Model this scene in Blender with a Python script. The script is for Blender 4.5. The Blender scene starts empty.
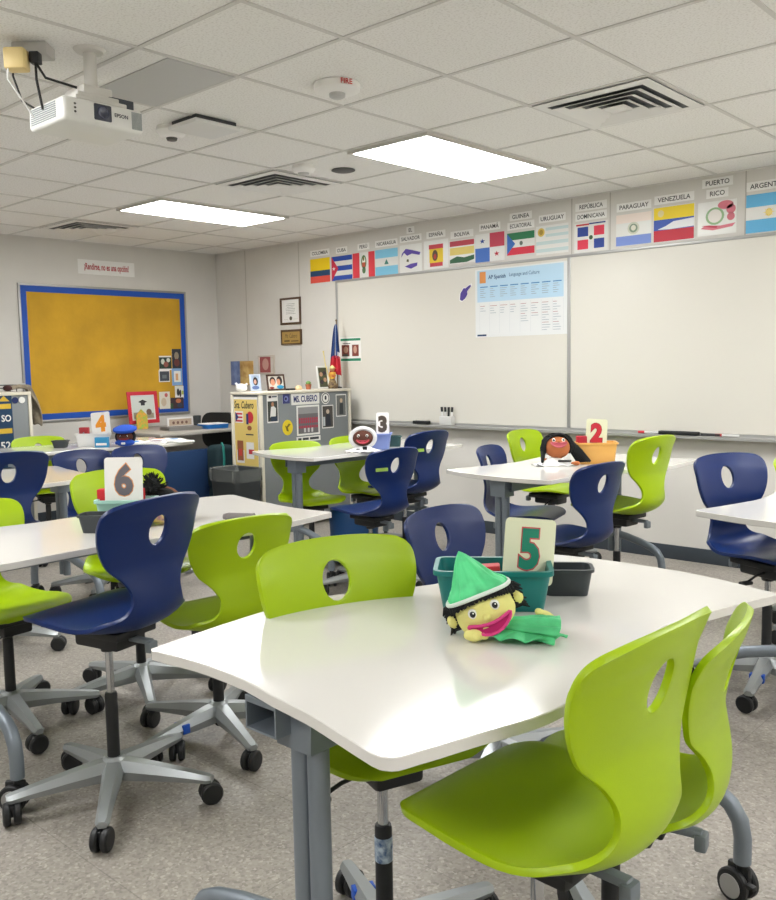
import bpy, bmesh, math, random
from mathutils import Vector, Matrix
C = bpy.context.scene.collection
R = math.radians
random.seed(7)
# ------------------------------------------------------------------ materials
def lin(c):
    return tuple(((v/255)/12.92 if v/255 <= .04045 else (((v/255)+.055)/1.055)**2.4) for v in c)+(1,)
_m = {}
def M(name, c, rough=.5, metal=0, spec=.5, bump=0, bscale=200, var=0, vscale=8, coat=0, emit=0, alpha=1, c2=None):
    if name in _m: return _m[name]
    m = bpy.data.materials.new(name); m.use_nodes = True
    nt = m.node_tree; b = nt.nodes['Principled BSDF']
    b.inputs['Base Color'].default_value = lin(c)
    b.inputs['Roughness'].default_value = rough
    b.inputs['Metallic'].default_value = metal
    b.inputs['Specular IOR Level'].default_value = spec
    b.inputs['Coat Weight'].default_value = coat
    b.inputs['Coat Roughness'].default_value = .05
    if emit:
        b.inputs['Emission Color'].default_value = lin(c); b.inputs['Emission Strength'].default_value = emit
    if alpha < 1: b.inputs['Alpha'].default_value = alpha
    tc = nt.nodes.new('ShaderNodeTexCoord')
    if bump:
        n = nt.nodes.new('ShaderNodeTexNoise'); n.inputs['Scale'].default_value = bscale; n.inputs['Detail'].default_value = 3
        nt.links.new(tc.outputs['Object'], n.inputs['Vector'])
        bp = nt.nodes.new('ShaderNodeBump'); bp.inputs['Strength'].default_value = bump; bp.inputs['Distance'].default_value = .002
        nt.links.new(n.outputs['Fac'], bp.inputs['Height']); nt.links.new(bp.outputs['Normal'], b.inputs['Normal'])
    if var or c2:
        n = nt.nodes.new('ShaderNodeTexNoise'); n.inputs['Scale'].default_value = vscale; n.inputs['Detail'].default_value = 5
        nt.links.new(tc.outputs['Object'], n.inputs['Vector'])
        mx = nt.nodes.new('ShaderNodeMix'); mx.data_type = 'RGBA'
        rp = nt.nodes.new('ShaderNodeMapRange'); rp.inputs['From Min'].default_value = .35; rp.inputs['From Max'].default_value = .65
        nt.links.new(n.outputs['Fac'], rp.inputs['Value']); nt.links.new(rp.outputs['Result'], mx.inputs['Factor'])
        mx.inputs['A'].default_value = lin(c)
        mx.inputs['B'].default_value = lin(c2 if c2 else tuple(max(0, v*(1-var)) for v in c))
        nt.links.new(mx.outputs['Result'], b.inputs['Base Color'])
    _m[name] = m
    return m
LIME = M('lime_plastic', (158, 188, 0), .36, bump=.15, bscale=500, spec=.4)
NAVY = M('navy_plastic', (6, 36, 92), .34, bump=.15, bscale=500, spec=.42)
BLACK = M('black_plastic', (24, 26, 28), .5)
SILVER = M('silver_cast', (165, 170, 172), .38, metal=.55, spec=.5)
CHROME = M('chrome', (190, 192, 195), .15, metal=1)
STEEL = M('grey_painted_steel', (124, 133, 142), .4, metal=.35)
GREYP = M('grey_plastic', (110, 118, 124), .5)
TOP = M('white_laminate', (222, 220, 215), .12, spec=.55, coat=.3)
EDGE = M('white_edge_band', (200, 200, 198), .35)
WHITE = M('white_plastic', (226, 226, 224), .4)
WALL = M('painted_wall', (216, 213, 207), .75, bump=.25, bscale=350, var=.02, vscale=3)
BOARD = M('whiteboard_enamel', (214, 211, 202), .2, spec=.5)
ALU = M('brushed_aluminium', (168, 168, 166), .4, metal=.4)
PAPER = M('paper', (236, 235, 232), .5, spec=.3)
LAM = M('laminated_paper', (226, 226, 222), .3, spec=.5)
# floor: speckled vinyl tile
def floor_mat():
    m = bpy.data.materials.new('speckled_vinyl_floor'); m.use_nodes = True
    nt = m.node_tree; b = nt.nodes['Principled BSDF']; N = nt.nodes.new; L = nt.links.new
    tc = N('ShaderNodeTexCoord')
    def vor(scale):
        v = N('ShaderNodeTexVoronoi'); v.inputs['Scale'].default_value = scale; L(tc.outputs['Object'], v.inputs['Vector']); return v
    v1 = vor(125); v2 = vor(50)
    r1 = N('ShaderNodeValToRGB'); e = r1.color_ramp
    e.elements[0].color = lin((116, 110, 103)); e.elements[1].color = lin((200, 194, 185))
    for p, c in ((.25, (146, 140, 132)), (.55, (158, 152, 144)), (.85, (168, 162, 154))):
        k = e.elements.new(p); k.color = lin(c)
    sp = N('ShaderNodeSeparateColor'); L(v1.outputs['Color'], sp.inputs['Color']); L(sp.outputs['Red'], r1.inputs['Fac'])
    sp2 = N('ShaderNodeSeparateColor'); L(v2.outputs['Color'], sp2.inputs['Color'])
    r2 = N('ShaderNodeValToRGB'); r2.color_ramp.elements[0].color = lin((153, 147, 139)); r2.color_ramp.elements[1].color = lin((168, 162, 153))
    L(sp2.outputs['Green'], r2.inputs['Fac'])
    mx = N('ShaderNodeMix'); mx.data_type = 'RGBA'; mx.inputs['Factor'].default_value = .45
    L(r1.outputs['Color'], mx.inputs['A']); L(r2.outputs['Color'], mx.inputs['B'])
    br = N('ShaderNodeTexBrick'); br.offset = 0; br.inputs['Scale'].default_value = 1
    br.inputs['Brick Width'].default_value = .61; br.inputs['Row Height'].default_value = .61
    br.inputs['Mortar Size'].default_value = .0018; br.inputs['Mortar Smooth'].default_value = .2
    br.inputs['Color1'].default_value = (1, 1, 1, 1); br.inputs['Color2'].default_value = (.97, .97, .97, 1); br.inputs['Mortar'].default_value = (.72, .72, .72, 1)
    L(tc.outputs['Object'], br.inputs['Vector'])
    mu = N('ShaderNodeMix'); mu.data_type = 'RGBA'; mu.blend_type = 'MULTIPLY'; mu.inputs['Factor'].default_value = 1
    L(mx.outputs['Result'], mu.inputs['A']); L(br.outputs['Color'], mu.inputs['B']); L(mu.outputs['Result'], b.inputs['Base Color'])
    b.inputs['Roughness'].default_value = .42; b.inputs['Specular IOR Level'].default_value = .35
    n = N('ShaderNodeTexNoise'); n.inputs['Scale'].default_value = 60; L(tc.outputs['Object'], n.inputs['Vector'])
    bp = N('ShaderNodeBump'); bp.inputs['Strength'].default_value = .12; bp.inputs['Distance'].default_value = .003
    L(n.outputs['Fac'], bp.inputs['Height']); L(bp.outputs['Normal'], b.inputs['Normal'])
    return m
def ceil_mat():
    m = bpy.data.materials.new('fissured_ceiling_tile'); m.use_nodes = True
    nt = m.node_tree; b = nt.nodes['Principled BSDF']; N = nt.nodes.new; L = nt.links.new
    tc = N('ShaderNodeTexCoord'); n = N('ShaderNodeTexNoise'); n.inputs['Scale'].default_value = 110; n.inputs['Detail'].default_value = 4
    L(tc.outputs['Object'], n.inputs['Vector'])
    r = N('ShaderNodeValToRGB'); r.color_ramp.elements[0].position = .34; r.color_ramp.elements[1].position = .5
    r.color_ramp.elements[0].color = lin((226, 224, 220)); r.color_ramp.elements[1].color = lin((243, 242, 239))
    L(n.outputs['Fac'], r.inputs['Fac']); L(r.outputs['Color'], b.inputs['Base Color']); b.inputs['Roughness'].default_value = .9
    bp = N('ShaderNodeBump'); bp.inputs['Strength'].default_value = .3; bp.inputs['Distance'].default_value = .002
    L(n.outputs['Fac'], bp.inputs['Height']); L(bp.outputs['Normal'], b.inputs['Normal'])
    return m
# ------------------------------------------------------------------ mesh builder
class MB:
    def __init__(s): s.bm = bmesh.new(); s.mats = []; s.cur = 0
    def use(s, m):
        if m not in s.mats: s.mats.append(m)
        s.cur = s.mats.index(m); return s
    def face(s, vs):
        try:
            f = s.bm.faces.new(vs); f.material_index = s.cur; return f
        except ValueError: return None
    def box(s, x0, x1, y0, y1, z0, z1, bev=0, M4=None, seg=2):
        t = bmesh.new()
        vs = [t.verts.new((x, y, z)) for x in (x0, x1) for y in (y0, y1) for z in (z0, z1)]
        for q in ((0, 1, 3, 2), (4, 6, 7, 5), (0, 4, 5, 1), (2, 3, 7, 6), (0, 2, 6, 4), (1, 5, 7, 3)): t.faces.new([vs[i] for i in q])
        if bev: bmesh.ops.bevel(t, geom=t.edges[:], offset=bev, segments=seg, affect='EDGES', profile=.5)
        return s.merge(t, M4)
    def merge(s, t, M4=None):
        mp = {}
        for v in t.verts: mp[v] = s.bm.verts.new(M4 @ v.co if M4 else v.co)
        for f in t.faces: s.face([mp[v] for v in f.verts])
        t.free(); return s
    def rings(s, rings, close=True, cap0=True, cap1=True):
        rv = [[s.bm.verts.new(p) for p in r] for r in rings]
        n = len(rv[0])
        for a, b in zip(rv, rv[1:]):
            for i in range(n if close else n-1):
                j = (i+1) % n; s.face([a[i], a[j], b[j], b[i]])
        if cap0: s.face(rv[0][::-1])
        if cap1: s.face(rv[-1])
        return s
    def lathe(s, prof, n=24, M4=None, c=(0, 0, 0)):
        rg = []
        for r, z in prof:
            ring = []
            for i in range(n):
                a = 2*math.pi*i/n; p = Vector((r*math.cos(a)+c[0], r*math.sin(a)+c[1], z+c[2]))
                ring.append(M4 @ p if M4 else p)
            rg.append(ring)
        return s.rings(rg)
    def cyl(s, p0, p1, r, r1=None, n=16):
        return s.tube([p0, p1], r if r1 is None else [r, r1], n)
    def tube(s, pts, r, n=12, cap=True):
        pts = [Vector(p) for p in pts]
        rs = r if isinstance(r, (list, tuple)) else [r]*len(pts)
        rg = []; up = None
        for i, p in enumerate(pts):
            d = (pts[min(i+1, len(pts)-1)]-pts[max(i-1, 0)]).normalized()
            if up is None:
                up = Vector((0, 0, 1)) if abs(d.z) < .9 else Vector((1, 0, 0))
            a = d.cross(up).normalized(); up = a.cross(d).normalized()
            rg.append([p+(a*math.cos(2*math.pi*k/n)+up*math.sin(2*math.pi*k/n))*rs[i] for k in range(n)])
        return s.rings(rg, True, cap, cap)
    def ball(s, c, r, nu=20, nv=12, M4=None):
        rx, ry, rz = r if isinstance(r, (list, tuple)) else (r, r, r)
        rg = []
        for j in range(nv+1):
            t = math.pi*(j/nv) if 0 < j < nv else (.02 if j == 0 else math.pi-.02)
            ring = []
            for i in range(nu):
                a = 2*math.pi*i/nu
                p = Vector((c[0]+rx*math.sin(t)*math.cos(a), c[1]+ry*math.sin(t)*math.sin(a), c[2]-rz*math.cos(t)))
                ring.append(M4 @ p if M4 else p)
            rg.append(ring)
        return s.rings(rg)
    def prism(s, poly, z0, z1, axis='z', bev=0):
        def P(a, b, c):
            return (a, b, c) if axis == 'z' else ((a, c, b) if axis == 'y' else (c, a, b))
        t = bmesh.new()
        lo = [t.verts.new(P(x, y, z0)) for x, y in poly]; hi = [t.verts.new(P(x, y, z1)) for x, y in poly]
        t.faces.new(lo[::-1]); t.faces.new(hi)
        for i in range(len(poly)):
            j = (i+1) % len(poly); t.faces.new([lo[i], lo[j], hi[j], hi[i]])
        if bev: bmesh.ops.bevel(t, geom=[e for e in t.edges if abs((e.verts[0].co-e.verts[1].co).z) < 1e-6], offset=bev, segments=2, affect='EDGES')
        return s.merge(t)
    def text(s, txt, size, x, z, y, depth=.0006, bold=0, shear=0, xs=1, align='CENTER', off=0):
        cu = bpy.data.curves.new('t', 'FONT'); cu.body = txt; cu.size = size; cu.align_x = align; cu.align_y = 'CENTER'
        cu.offset = off+bold*size; cu.shear = shear; cu.resolution_u = 3
        o = bpy.data.objects.new('t', cu); C.objects.link(o)
        dg = bpy.context.evaluated_depsgraph_get(); me = bpy.data.meshes.new_from_object(o.evaluated_get(dg))
        bpy.data.objects.remove(o); bpy.data.curves.remove(cu)
        vs = [s.bm.verts.new((x+v.co.x*xs, y, z+v.co.y)) for v in me.vertices]
        for p in me.polygons: s.face([vs[i] for i in p.vertices])
        bpy.data.meshes.remove(me); return s
    def poly(s, pts, y):
        vs = [s.bm.verts.new((a, y, b)) for a, b in pts]
        s.face(vs); return s
    def mesh(s, name, sm=35):
        bmesh.ops.remove_doubles(s.bm, verts=s.bm.verts, dist=1e-6)
        bmesh.ops.recalc_face_normals(s.bm, faces=s.bm.faces)
        me = bpy.data.meshes.new(name); s.bm.to_mesh(me); s.bm.free()
        for m in s.mats: me.materials.append(m)
        for p in me.polygons: p.use_smooth = True
        me.set_sharp_from_angle(angle=R(sm))
        return me
    def build(s, name, mat=None, parent=None, loc=(0, 0, 0), rot=(0, 0, 0), sm=35):
        if mat and not s.mats: s.mats = [mat]
        o = bpy.data.objects.new(name, s.mesh(name, sm)); C.objects.link(o)
        o.location = loc; o.rotation_euler = rot
        if parent: o.parent = parent
        return o
def tag(o, label=None, cat=None, group=None, kind=None):
    if label: o['label'] = label
    if cat: o['category'] = cat
    if group: o['group'] = group
    if kind: o['kind'] = kind
    return o
def empty(name, loc, rz=0, label=None, cat=None, group=None):
    o = bpy.data.objects.new(name, None); C.objects.link(o); o.location = loc; o.rotation_euler = (0, 0, R(rz)); o.empty_display_size = .1
    return tag(o, label, cat, group)
def copy_tree(o, parent=None):
    c = o.copy(); C.objects.link(c); c.parent = parent
    for ch in list(o.children): copy_tree(ch, c)
    return c
def struct(name, mb, mat=None, **k):
    return tag(mb.build(name, mat, **k), kind='structure')
def rrect(w, h, r, n=4, cx=0, cy=0):
    out = []
    for sx, sy, a0 in ((1, 1, 0), (-1, 1, 90), (-1, -1, 180), (1, -1, 270)):
        for k in range(n+1):
            a = R(a0+90*k/n); out.append((cx+sx*(w/2-r)+r*math.cos(a), cy+sy*(h/2-r)+r*math.sin(a)))
    return out
def rect(x0, z0, x1, z1): return [(x0, z0), (x1, z0), (x1, z1), (x0, z1)]
def ell(cx, cz, a, b, n=20, rot=0):
    c, s_ = math.cos(rot), math.sin(rot)
    return [(cx+a*math.cos(t)*c-b*math.sin(t)*s_, cz+a*math.cos(t)*s_+b*math.sin(t)*c) for t in [2*math.pi*i/n for i in range(n)]]
def star(cx, cz, r, n=5):
    return [(cx+(r if k % 2 == 0 else r*.4)*math.sin(math.pi*k/n), cz+(r if k % 2 == 0 else r*.4)*math.cos(math.pi*k/n)) for k in range(2*n)]
def col(c, rough=.5):
    return M('ink_%02x%02x%02x' % tuple(c), c, rough, spec=.4)
# ------------------------------------------------------------------ room
XW, YW, H = -5.42, 4.068, 2.60
X1, Y0 = 4.6, -4.6
T = .6096
FL = floor_mat(); CM = ceil_mat()
b = MB(); b.box(XW-.1, X1+.1, Y0-.1, YW+.1, -.1, 0); struct('floor', b, FL)
b = MB(); b.box(XW-.1, X1+.1, Y0-.1, YW+.1, H, H+.1); struct('ceiling', b, CM)
b = MB(); b.box(XW-.1, XW, Y0, YW, 0, H); struct('wall_left', b, WALL)
b = MB(); b.box(XW-.1, X1+.1, YW, YW+.1, 0, H); struct('wall_back', b, WALL)
b = MB(); b.box(X1, X1+.1, Y0, YW, 0, H); struct('wall_right', b, WALL)
b = MB(); b.box(XW-.1, X1+.1, Y0-.1, Y0, 0, H); struct('wall_front', b, WALL)
GRID = M('ceiling_grid_steel', (214, 212, 208), .5)
b = MB()
for i in range(-8, 8):
    b.box(i*T-.0095, i*T+.0095, Y0, YW, H-.004, H)
ys = [j*T for j in range(1, 7)]+[(.22-k)*T for k in range(0, 8)]
for y in ys: b.box(XW, X1, y-.0095, y+.0095, H-.0045, H)
b.box(XW, X1, YW-.022, YW, H-.006, H); b.box(XW, XW+.022, Y0, YW, H-.006, H)
struct('trim_1', b, GRID)
BASE = M('dark_rubber_base', (52, 60, 68), .5)
b = MB(); b.box(XW, X1, YW-.008, YW, 0, .1, .002); struct('baseboard_back', b, BASE)
b = MB(); b.box(XW, XW+.008, Y0, YW, 0, .1, .002); struct('baseboard_left', b, BASE)
# vinyl wall-panel joints above the board and in the corner area
b = MB()
for x, z0, z1 in ((-.775, 2.19, H), (-1.088, 2.19, H), (.185, 2.19, H), (-4.92, .1, H), (-4.1, .1, H-.01)):
    b.box(x-.004, x+.004, YW-.0025, YW, z0, z1)
struct('trim_2', b, M('wall_batten', (182, 178, 170), .6))
# ------------------------------------------------------------------ ceiling fittings
LIGHTM = M('lit_diffuser', (255, 255, 254), .5, emit=1)
LIGHTM.node_tree.nodes['Principled BSDF'].inputs['Emission Strength'].default_value = 23.0
FRAME = M('light_frame_white', (206, 203, 196), .5)
spots = [(-2, 3, 'ceiling light panel nearest the whiteboard, the larger of the two in view'), (-6, 3, 'ceiling light panel beyond the projector, farther and smaller in view')]
hidden = [(2, 3), (6, 3), (-2, -3), (-6, -3), (2, -6), (6, -2)]  # unseen panels added out of view to light the room and foreground
for n, (i, j) in enumerate([(a, b_) for a, b_, _ in spots]+hidden):
    t = empty('ceiling_light', (i*T+T/2, j*T+T, H-.02), 0, spots[n][2] if n < 2 else 'unseen ceiling light panel added outside the frame of the photograph', 'ceiling light', 'recessed ceiling light panels')
    f = MB(); w, l = T/2-.012, T-.012
    f.box(-w, w, -l, -l+.02, 0, .0195); f.box(-w, w, l-.02, l, 0, .0195); f.box(-w, -w+.02, -l+.02, l-.02, 0, .0195); f.box(w-.02, w, -l+.02, l-.02, 0, .0195)
    f.build('frame', FRAME, t)
    d = MB(); d.box(-w+.02, w-.02, -l+.02, l-.02, .004, .0195); d.build('diffuser', LIGHTM, t)
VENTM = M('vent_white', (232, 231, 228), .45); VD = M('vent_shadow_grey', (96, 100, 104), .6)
def vent(i, j, lab):
    t = empty('ceiling_vent', (i*T+T/2, j*T+T/2, H-.0), 0, lab, 'ceiling vent', 'square louvred ceiling vents')
    b = MB(); h = T/2-.014
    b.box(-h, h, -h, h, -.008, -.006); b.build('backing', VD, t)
    for k, (a, c_) in enumerate(((h, .242), (.222, .186), (.164, .130), (.108, .076))):
        m = MB(); zo, zi = ((-.010, -.014), (-.024, -.012), (-.024, -.012), (-.024, -.012))[k]
        sq = lambda r, z: [(-r, -r, z), (r, -r, z), (r, r, z), (-r, r, z)]
        m.rings([sq(a, zo), sq(c_, zi), sq(c_, zi+.003), sq(a, zo+.003), sq(a, zo)], True, False, False)
        m.build('louvre' if k else 'frame', VENTM, t, sm=10)
    m = MB(); m.box(-.055, .055, -.055, .055, -.024, -.018, .003); m.build('centre_plate', VENTM, t)
vent(0, 3, 'square louvred ceiling vent nearest the camera, above the venezuelan flag')
vent(-4, 3, 'square louvred ceiling vent between the two lit ceiling panels')
vent(-8, 3, 'square louvred ceiling vent farthest away, above the yellow bulletin board')
b = MB(); b.box(-2*T+.014, -T-.014, .45*T, T-.014, H-.006, H-.0005, .001)
tag(b.build('return_panel', M('grey_speaker_panel', (196, 196, 195), .6, bump=.5, bscale=900)), 'plain grey panel set in the ceiling behind the projector', 'ceiling panel')
def lathe_thing(name, prof, loc, mat, label, cat, parts=()):
    t = empty(name, loc, 0, label, cat)
    m = MB(); m.lathe(prof, 32); m.build('housing', mat, t)
    for nm, pr, mt in parts:
        m = MB(); m.lathe(pr, 24); m.build(nm, mt, t)
    return t
t = lathe_thing('fire_alarm', [(.001, 0), (.095, 0), (.1, -.006), (.098, -.03), (.08, -.038), (.06, -.042), (.001, -.042)], (-.40, .97, H), M('alarm_white', (244, 243, 240), .4), 'large round white fire alarm on ceiling with red lettering', 'fire alarm', (('sensor_dome', [(.001, -.04), (.035, -.042), (.034, -.055), (.022, -.062), (.001, -.062)], M('dome_grey', (190, 190, 188), .3)),))
m = MB(); m.text('FIRE', .03, 0, 0, 0, bold=.02)
m.build('lettering', col((196, 40, 40)), t, loc=(.102*math.cos(R(-22)), .102*math.sin(R(-22)), -.018), rot=(0, 0, R(68)))
lathe_thing('smoke_detector', [(.001, 0), (.074, 0), (.076, -.02), (.06, -.045), (.045, -.052), (.001, -.052)], (-1.47, .86, H), M('alarm_white', (0, 0, 0)), 'small round white smoke detector beside the square access point', 'smoke detector', (('sensor', [(.001, -.05), (.028, -.052), (.024, -.064), (.001, -.066)], M('sensor_dark', (86, 84, 80), .5)),))
lathe_thing('smoke_detector', [(.001, 0), (.07, 0), (.072, -.018), (.06, -.036), (.045, -.042), (.001, -.042)], (-1.66, 1.92, H), M('alarm_white', (0, 0, 0)), 'small round white smoke detector beside the dark ceiling disc', 'smoke detector', (('sensor', [(.001, -.04), (.035, -.042), (.03, -.054), (.001, -.056)], M('dome_grey', (0, 0, 0))),))
m = MB(); m.lathe([(.001, 0), (.072, 0), (.074, -.005), (.06, -.01), (.001, -.01)], 32)
tag(m.build('ceiling_speaker', M('dark_disc', (70, 70, 70), .5), loc=(-1.57, 2.17, H-.0002)), 'small flat dark grey disc on ceiling near the smoke detector', 'ceiling disc')
t = empty('access_point', (-1.28, .92, H), 0, 'square white wireless access point with its ceiling shadow as a dark slab', 'access point')
m = MB(); m.box(-.10, .10, -.12, .12, -.02, 0, .003); m.build('shadow_slab', M('shadow_dark', (66, 68, 70), .6), t)  # dark slab stands in for the shadow between housing and ceiling
m = MB(); m.box(-.115, .115, -.135, .135, -.042, -.02, .008); m.build('housing', WHITE, t)
# ------------------------------------------------------------------ projector
PW = M('projector_white', (232, 232, 228), .4); GR = M('projector_grille', (150, 158, 160), .5)
t = empty('projector', (-.80, .02, 2.30), 0, 'white ceiling-mounted projector hanging from a white pole', 'projector')
m = MB(); m.box(-.14, .13, -.165, .165, 0, .088, .016, seg=3); m.build('body', PW, t)
for k in range(8):
    z = .018+k*.0075
    m = MB(); m.box(-.115, .075, -.1675, -.164, z, z+.0032); m.build('vent_slat', GR, t)
m = MB(); m.box(.1285, .1315, -.045, .025, .02, .078, .004); m.build('lens_frame', M('lens_frame_dark', (66, 70, 84), .4), t)
m = MB(); m.lathe([(.001, 0), (.022, 0), (.024, .004), (.019, .006), (.012, .003), (.001, .002)], 24); m.build('lens', M('lens_glass', (60, 66, 90), .1, coat=1), t, loc=(.131, -.01, .049), rot=(0, R(90), 0))
for k in range(9):
    m = MB(); y = .112+k*.005; m.box(.1295, .1312, y, y+.0028, .012, .076); m.build('grille_bar', GR, t)
for z in (.062, .048, .034):
    m = MB(); m.ball((.1305, -.12, z), (.002, .005, .004), 10, 6); m.build('sensor', M('sensor_dark', (0, 0, 0)), t)
m = MB(); m.text('EPSON', .019, 0, 0, 0, bold=.02); m.build('lettering', col((40, 44, 60)), t, loc=(.1312, .067, .05), rot=(0, 0, R(90)))
m = MB(); m.box(-.11, .12, -.11, .10, .086, .102, .004); m.box(-.07, .10, -.09, .08, .102, .122, .004); m.box(-.05, .09, -.06, .06, .122, .155, .006)
for y in (-.06, .05):
    m.cyl((.04, y, .11), (.07, y, .11), .014); m.cyl((-.02, y, .128), (-.02, y+.03, .128), .012)
m.build('mount_plate', M('mount_white', (216, 214, 208), .45), t)
m = MB(); m.lathe([(.024, .13), (.024, .285), (.05, .288), (.06, .2995), (.001, .2995)], 24, c=(.04, .0, 0)); m.build('pole', M('mount_white', (0, 0, 0)), t)
m = MB(); m.box(.03, .09, .04, .15, .094, .13, .005); m.build('adapter_box', M('dark_box', (58, 64, 72), .5), t)
m = MB(); m.tube([(-.1, -.15, .08), (-.13, -.19, .11), (-.15, -.21, .2), (-.16, -.2, .26)], .004, 8); m.build('power_cable', BLACK, t)
t = empty('ceiling_outlet', (-.86, -.145, H), 42, 'grey surface-mounted ceiling outlet box with cream plug above projector', 'outlet box')
m = MB(); m.box(-.07, .06, -.045, .045, -.045, 0, .006); m.build('box', M('outlet_grey', (196, 194, 190), .5), t)
m = MB(); m.box(-.075, .0, -.11, -.045, -.115, -.04, .008); m.build('plug', M('cream_plug', (232, 208, 146), .5), t)
m = MB(); m.box(.005, .04, -.075, -.035, -.085, -.045, .004); m.tube([(.022, -.055, -.08), (.022, -.055, -.14), (.03, -.03, -.24)], .005, 8); m.tube([(.022, -.055, -.08), (.05, -.04, -.13), (.15, -.0, -.155)], .005, 8); m.build('black_cable', BLACK, t)
m = MB(); m.tube([(-.06, -.10, -.095), (-.065, -.10, -.15), (-.03, -.08, -.21), (.0, -.04, -.27)], .0035, 8); m.build('white_cable', WHITE, t)
# ------------------------------------------------------------------ whiteboard
t = empty('whiteboard', (-1.57, YW, 0), 0, 'long wall-mounted whiteboard with aluminium frame below the flag row', 'whiteboard')
xa, xb, xd = -3.56+1.57, 1.6+1.57, -1.10+1.57
for x0, x1 in ((xa, xd), (xd, xb)):
    m = MB(); m.box(x0+.006, x1-.006, -.018, -.002, .90, 2.165); m.build('panel', BOARD, t)
for nm, q in (('frame_top', (xa-.02, xb+.02, -.024, 0, 2.165, 2.187)), ('frame_side', (xa-.02, xa+.006, -.024, 0, .9, 2.165)), ('frame_side', (xb-.006, xb+.02, -.024, 0, .9, 2.165)), ('frame_joint', (xd-.014, xd+.014, -.0235, -.001, .9, 2.165))):
    m = MB(); m.box(*q, .003); m.build(nm, ALU, t)
m = MB(); m.prism([(-.0, .898), (-.024, .898), (-.024, .882), (-.085, .872), (-.09, .882), (-.094, .88), (-.094, .862), (0, .862)], xa-.02, xb+.02, 'x'); m.build('tray', ALU, t)
# smaller things on the tray
t = empty('marker_cup', (-2.25, YW-.048, .883), 0, 'clear cup of black dry-erase markers on the whiteboard tray', 'marker holder')
m = MB(); m.box(-.065, .065, -.028, .028, 0, .075, .006); m.build('cup', M('frosted_plastic', (208, 208, 206), .3), t)
for k in range(4):
    x = -.045+.03*k; m = MB(); m.cyl((x, 0, .01), (x*1.25, 0, .15), .009); m.build('marker', M('marker_white', (222, 222, 220), .4) if k != 2 else BLACK, t)
    m = MB(); m.cyl((x*1.18, 0, .112), (x*1.26, 0, .152), .0105); m.build('marker_cap', BLACK, t)
m = MB(); m.box(-.085, .085, -.022, .022, 0, .028, .005); tag(m.build('board_eraser', BLACK, loc=(-2.53, YW-.05, .884)), 'black felt board eraser lying on the tray left of the marker cup', 'eraser')
m = MB(); m.box(-.14, .14, -.024, .024, 0, .024, .005); tag(m.build('board_eraser', BLACK, loc=(-.22, YW-.05, .884)), 'long black board eraser on the tray above the right green chair', 'eraser')
for x, c_, lab in ((-.43, (200, 50, 60), 'red-capped marker on the whiteboard tray'), (.12, (190, 60, 60), 'red and white marker at right end of the whiteboard tray')):
    t = empty('dry_erase_marker', (x, YW-.05, .892), 4, lab, 'marker'); m = MB(); m.cyl((-.05, 0, 0), (.07, 0, 0), .008); m.build('barrel', M('marker_white', (0, 0, 0)), t)
    m = MB(); m.cyl((-.085, 0, 0), (-.04, 0, 0), .0095); m.build('cap', col(c_), t)
m = MB(); m.cyl((-.06, 0, 0), (.07, 0, 0), .008); tag(m.build('dry_erase_marker', BLACK, loc=(.0, YW-.06, .892)), 'black marker on the tray between the long eraser and its right end', 'marker')
# ------------------------------------------------------------------ flat art helper
def art(name, layers, loc, rz, label, cat, group=None, board=None, th=.0016, parent=None, base=LAM, tilt=0):
    """board = (x0,z0,x1,z1); layers = (colour, poly) or (colour, ('T', text, size, x, z, xs, bold))"""
    m = MB(); m.use(base); x0, z0, x1, z1 = board
    m.box(x0, x1, -th, 0, z0, z1)
    y = -th
    for L_ in layers:
        y -= .00035
        m.use(col(L_[0]) if isinstance(L_[0], tuple) else L_[0])
        for q in L_[1:]:
            if q[0] == 'T':
                _, s_, sz, x, z, xs, bd = q[:7]; m.text(s_, sz, x, z, y, bold=bd, xs=xs, shear=q[7] if len(q) > 7 else 0)
            else: m.poly(q, y)
    o = m.build(name, None, parent, loc, (R(tilt), 0, R(rz)))
    # art layers are flat: keep their normals facing out
    for p in o.data.polygons: p.use_smooth = False
    if parent is None: tag(o, label, cat, group)
    elif label: o['label'] = label
    return o
# ---- flags (x0,x1,z0,z1 on the wall)
YF = YW-.0005
FG = 'country flag cards in a row above the whiteboard'
def flag(x0, x1, z0, z1, name_lines, layers, lab, extra=(), ltop=0, slip=True, lh=.058, lw=None, border=.0):
    w, h = x1-x0, z1-z0; cx = (x0+x1)/2
    root = art('flag_card', [(c_,)+tuple([[(a*w-w/2, b_*h) for a, b_ in q] if q[0] != 'T' else q for q in qs]) for c_, *qs in layers],
               (cx, YF, z0), 0, lab, 'flag card', FG, (-w/2-border, -border, w/2+border, h+border))
    z = h+.022+ltop
    for ln in reversed(name_lines):
        wd = lw or min(w*.98, .03+.029*len(ln))
        art('name_slip', [((34, 36, 40), ('T', ln, lh*.74, 0, lh/2-.002, min(1, (wd-.02)/(lh*.74*.68*len(ln))), .012))], (0, 0, z), 0, None, None, board=(-wd/2, 0, wd/2, lh), parent=root, base=PAPER)
        z += lh+.012
    return root
Y_, B_, R_, W_ = (246, 206, 20), (24, 62, 150), (210, 60, 70), (238, 238, 236)
U = lambda a, b_, c_, d: [(a, b_), (c_, b_), (c_, d), (a, d)]
flag(-3.935, -3.665, 2.185, 2.412, ['COLOMBIA'], [((240, 206, 20), U(0, .5, 1, 1)), ((38, 72, 110), U(0, .27, 1, .5)), ((226, 84, 70), U(0, 0, 1, .27))], 'colombian flag card, leftmost of the row')
flag(-3.643, -3.373, 2.185, 2.408, ['CUBA'], [((40, 76, 170), U(0, 0, 1, .2), U(0, .4, 1, .6), U(0, .8, 1, 1)), ((206, 50, 74), [(0, 0), (.33, .5), (0, 1)]), (W_, star(.11, .5, .09))], 'cuban flag card with blue stripes and red triangle')
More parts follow.
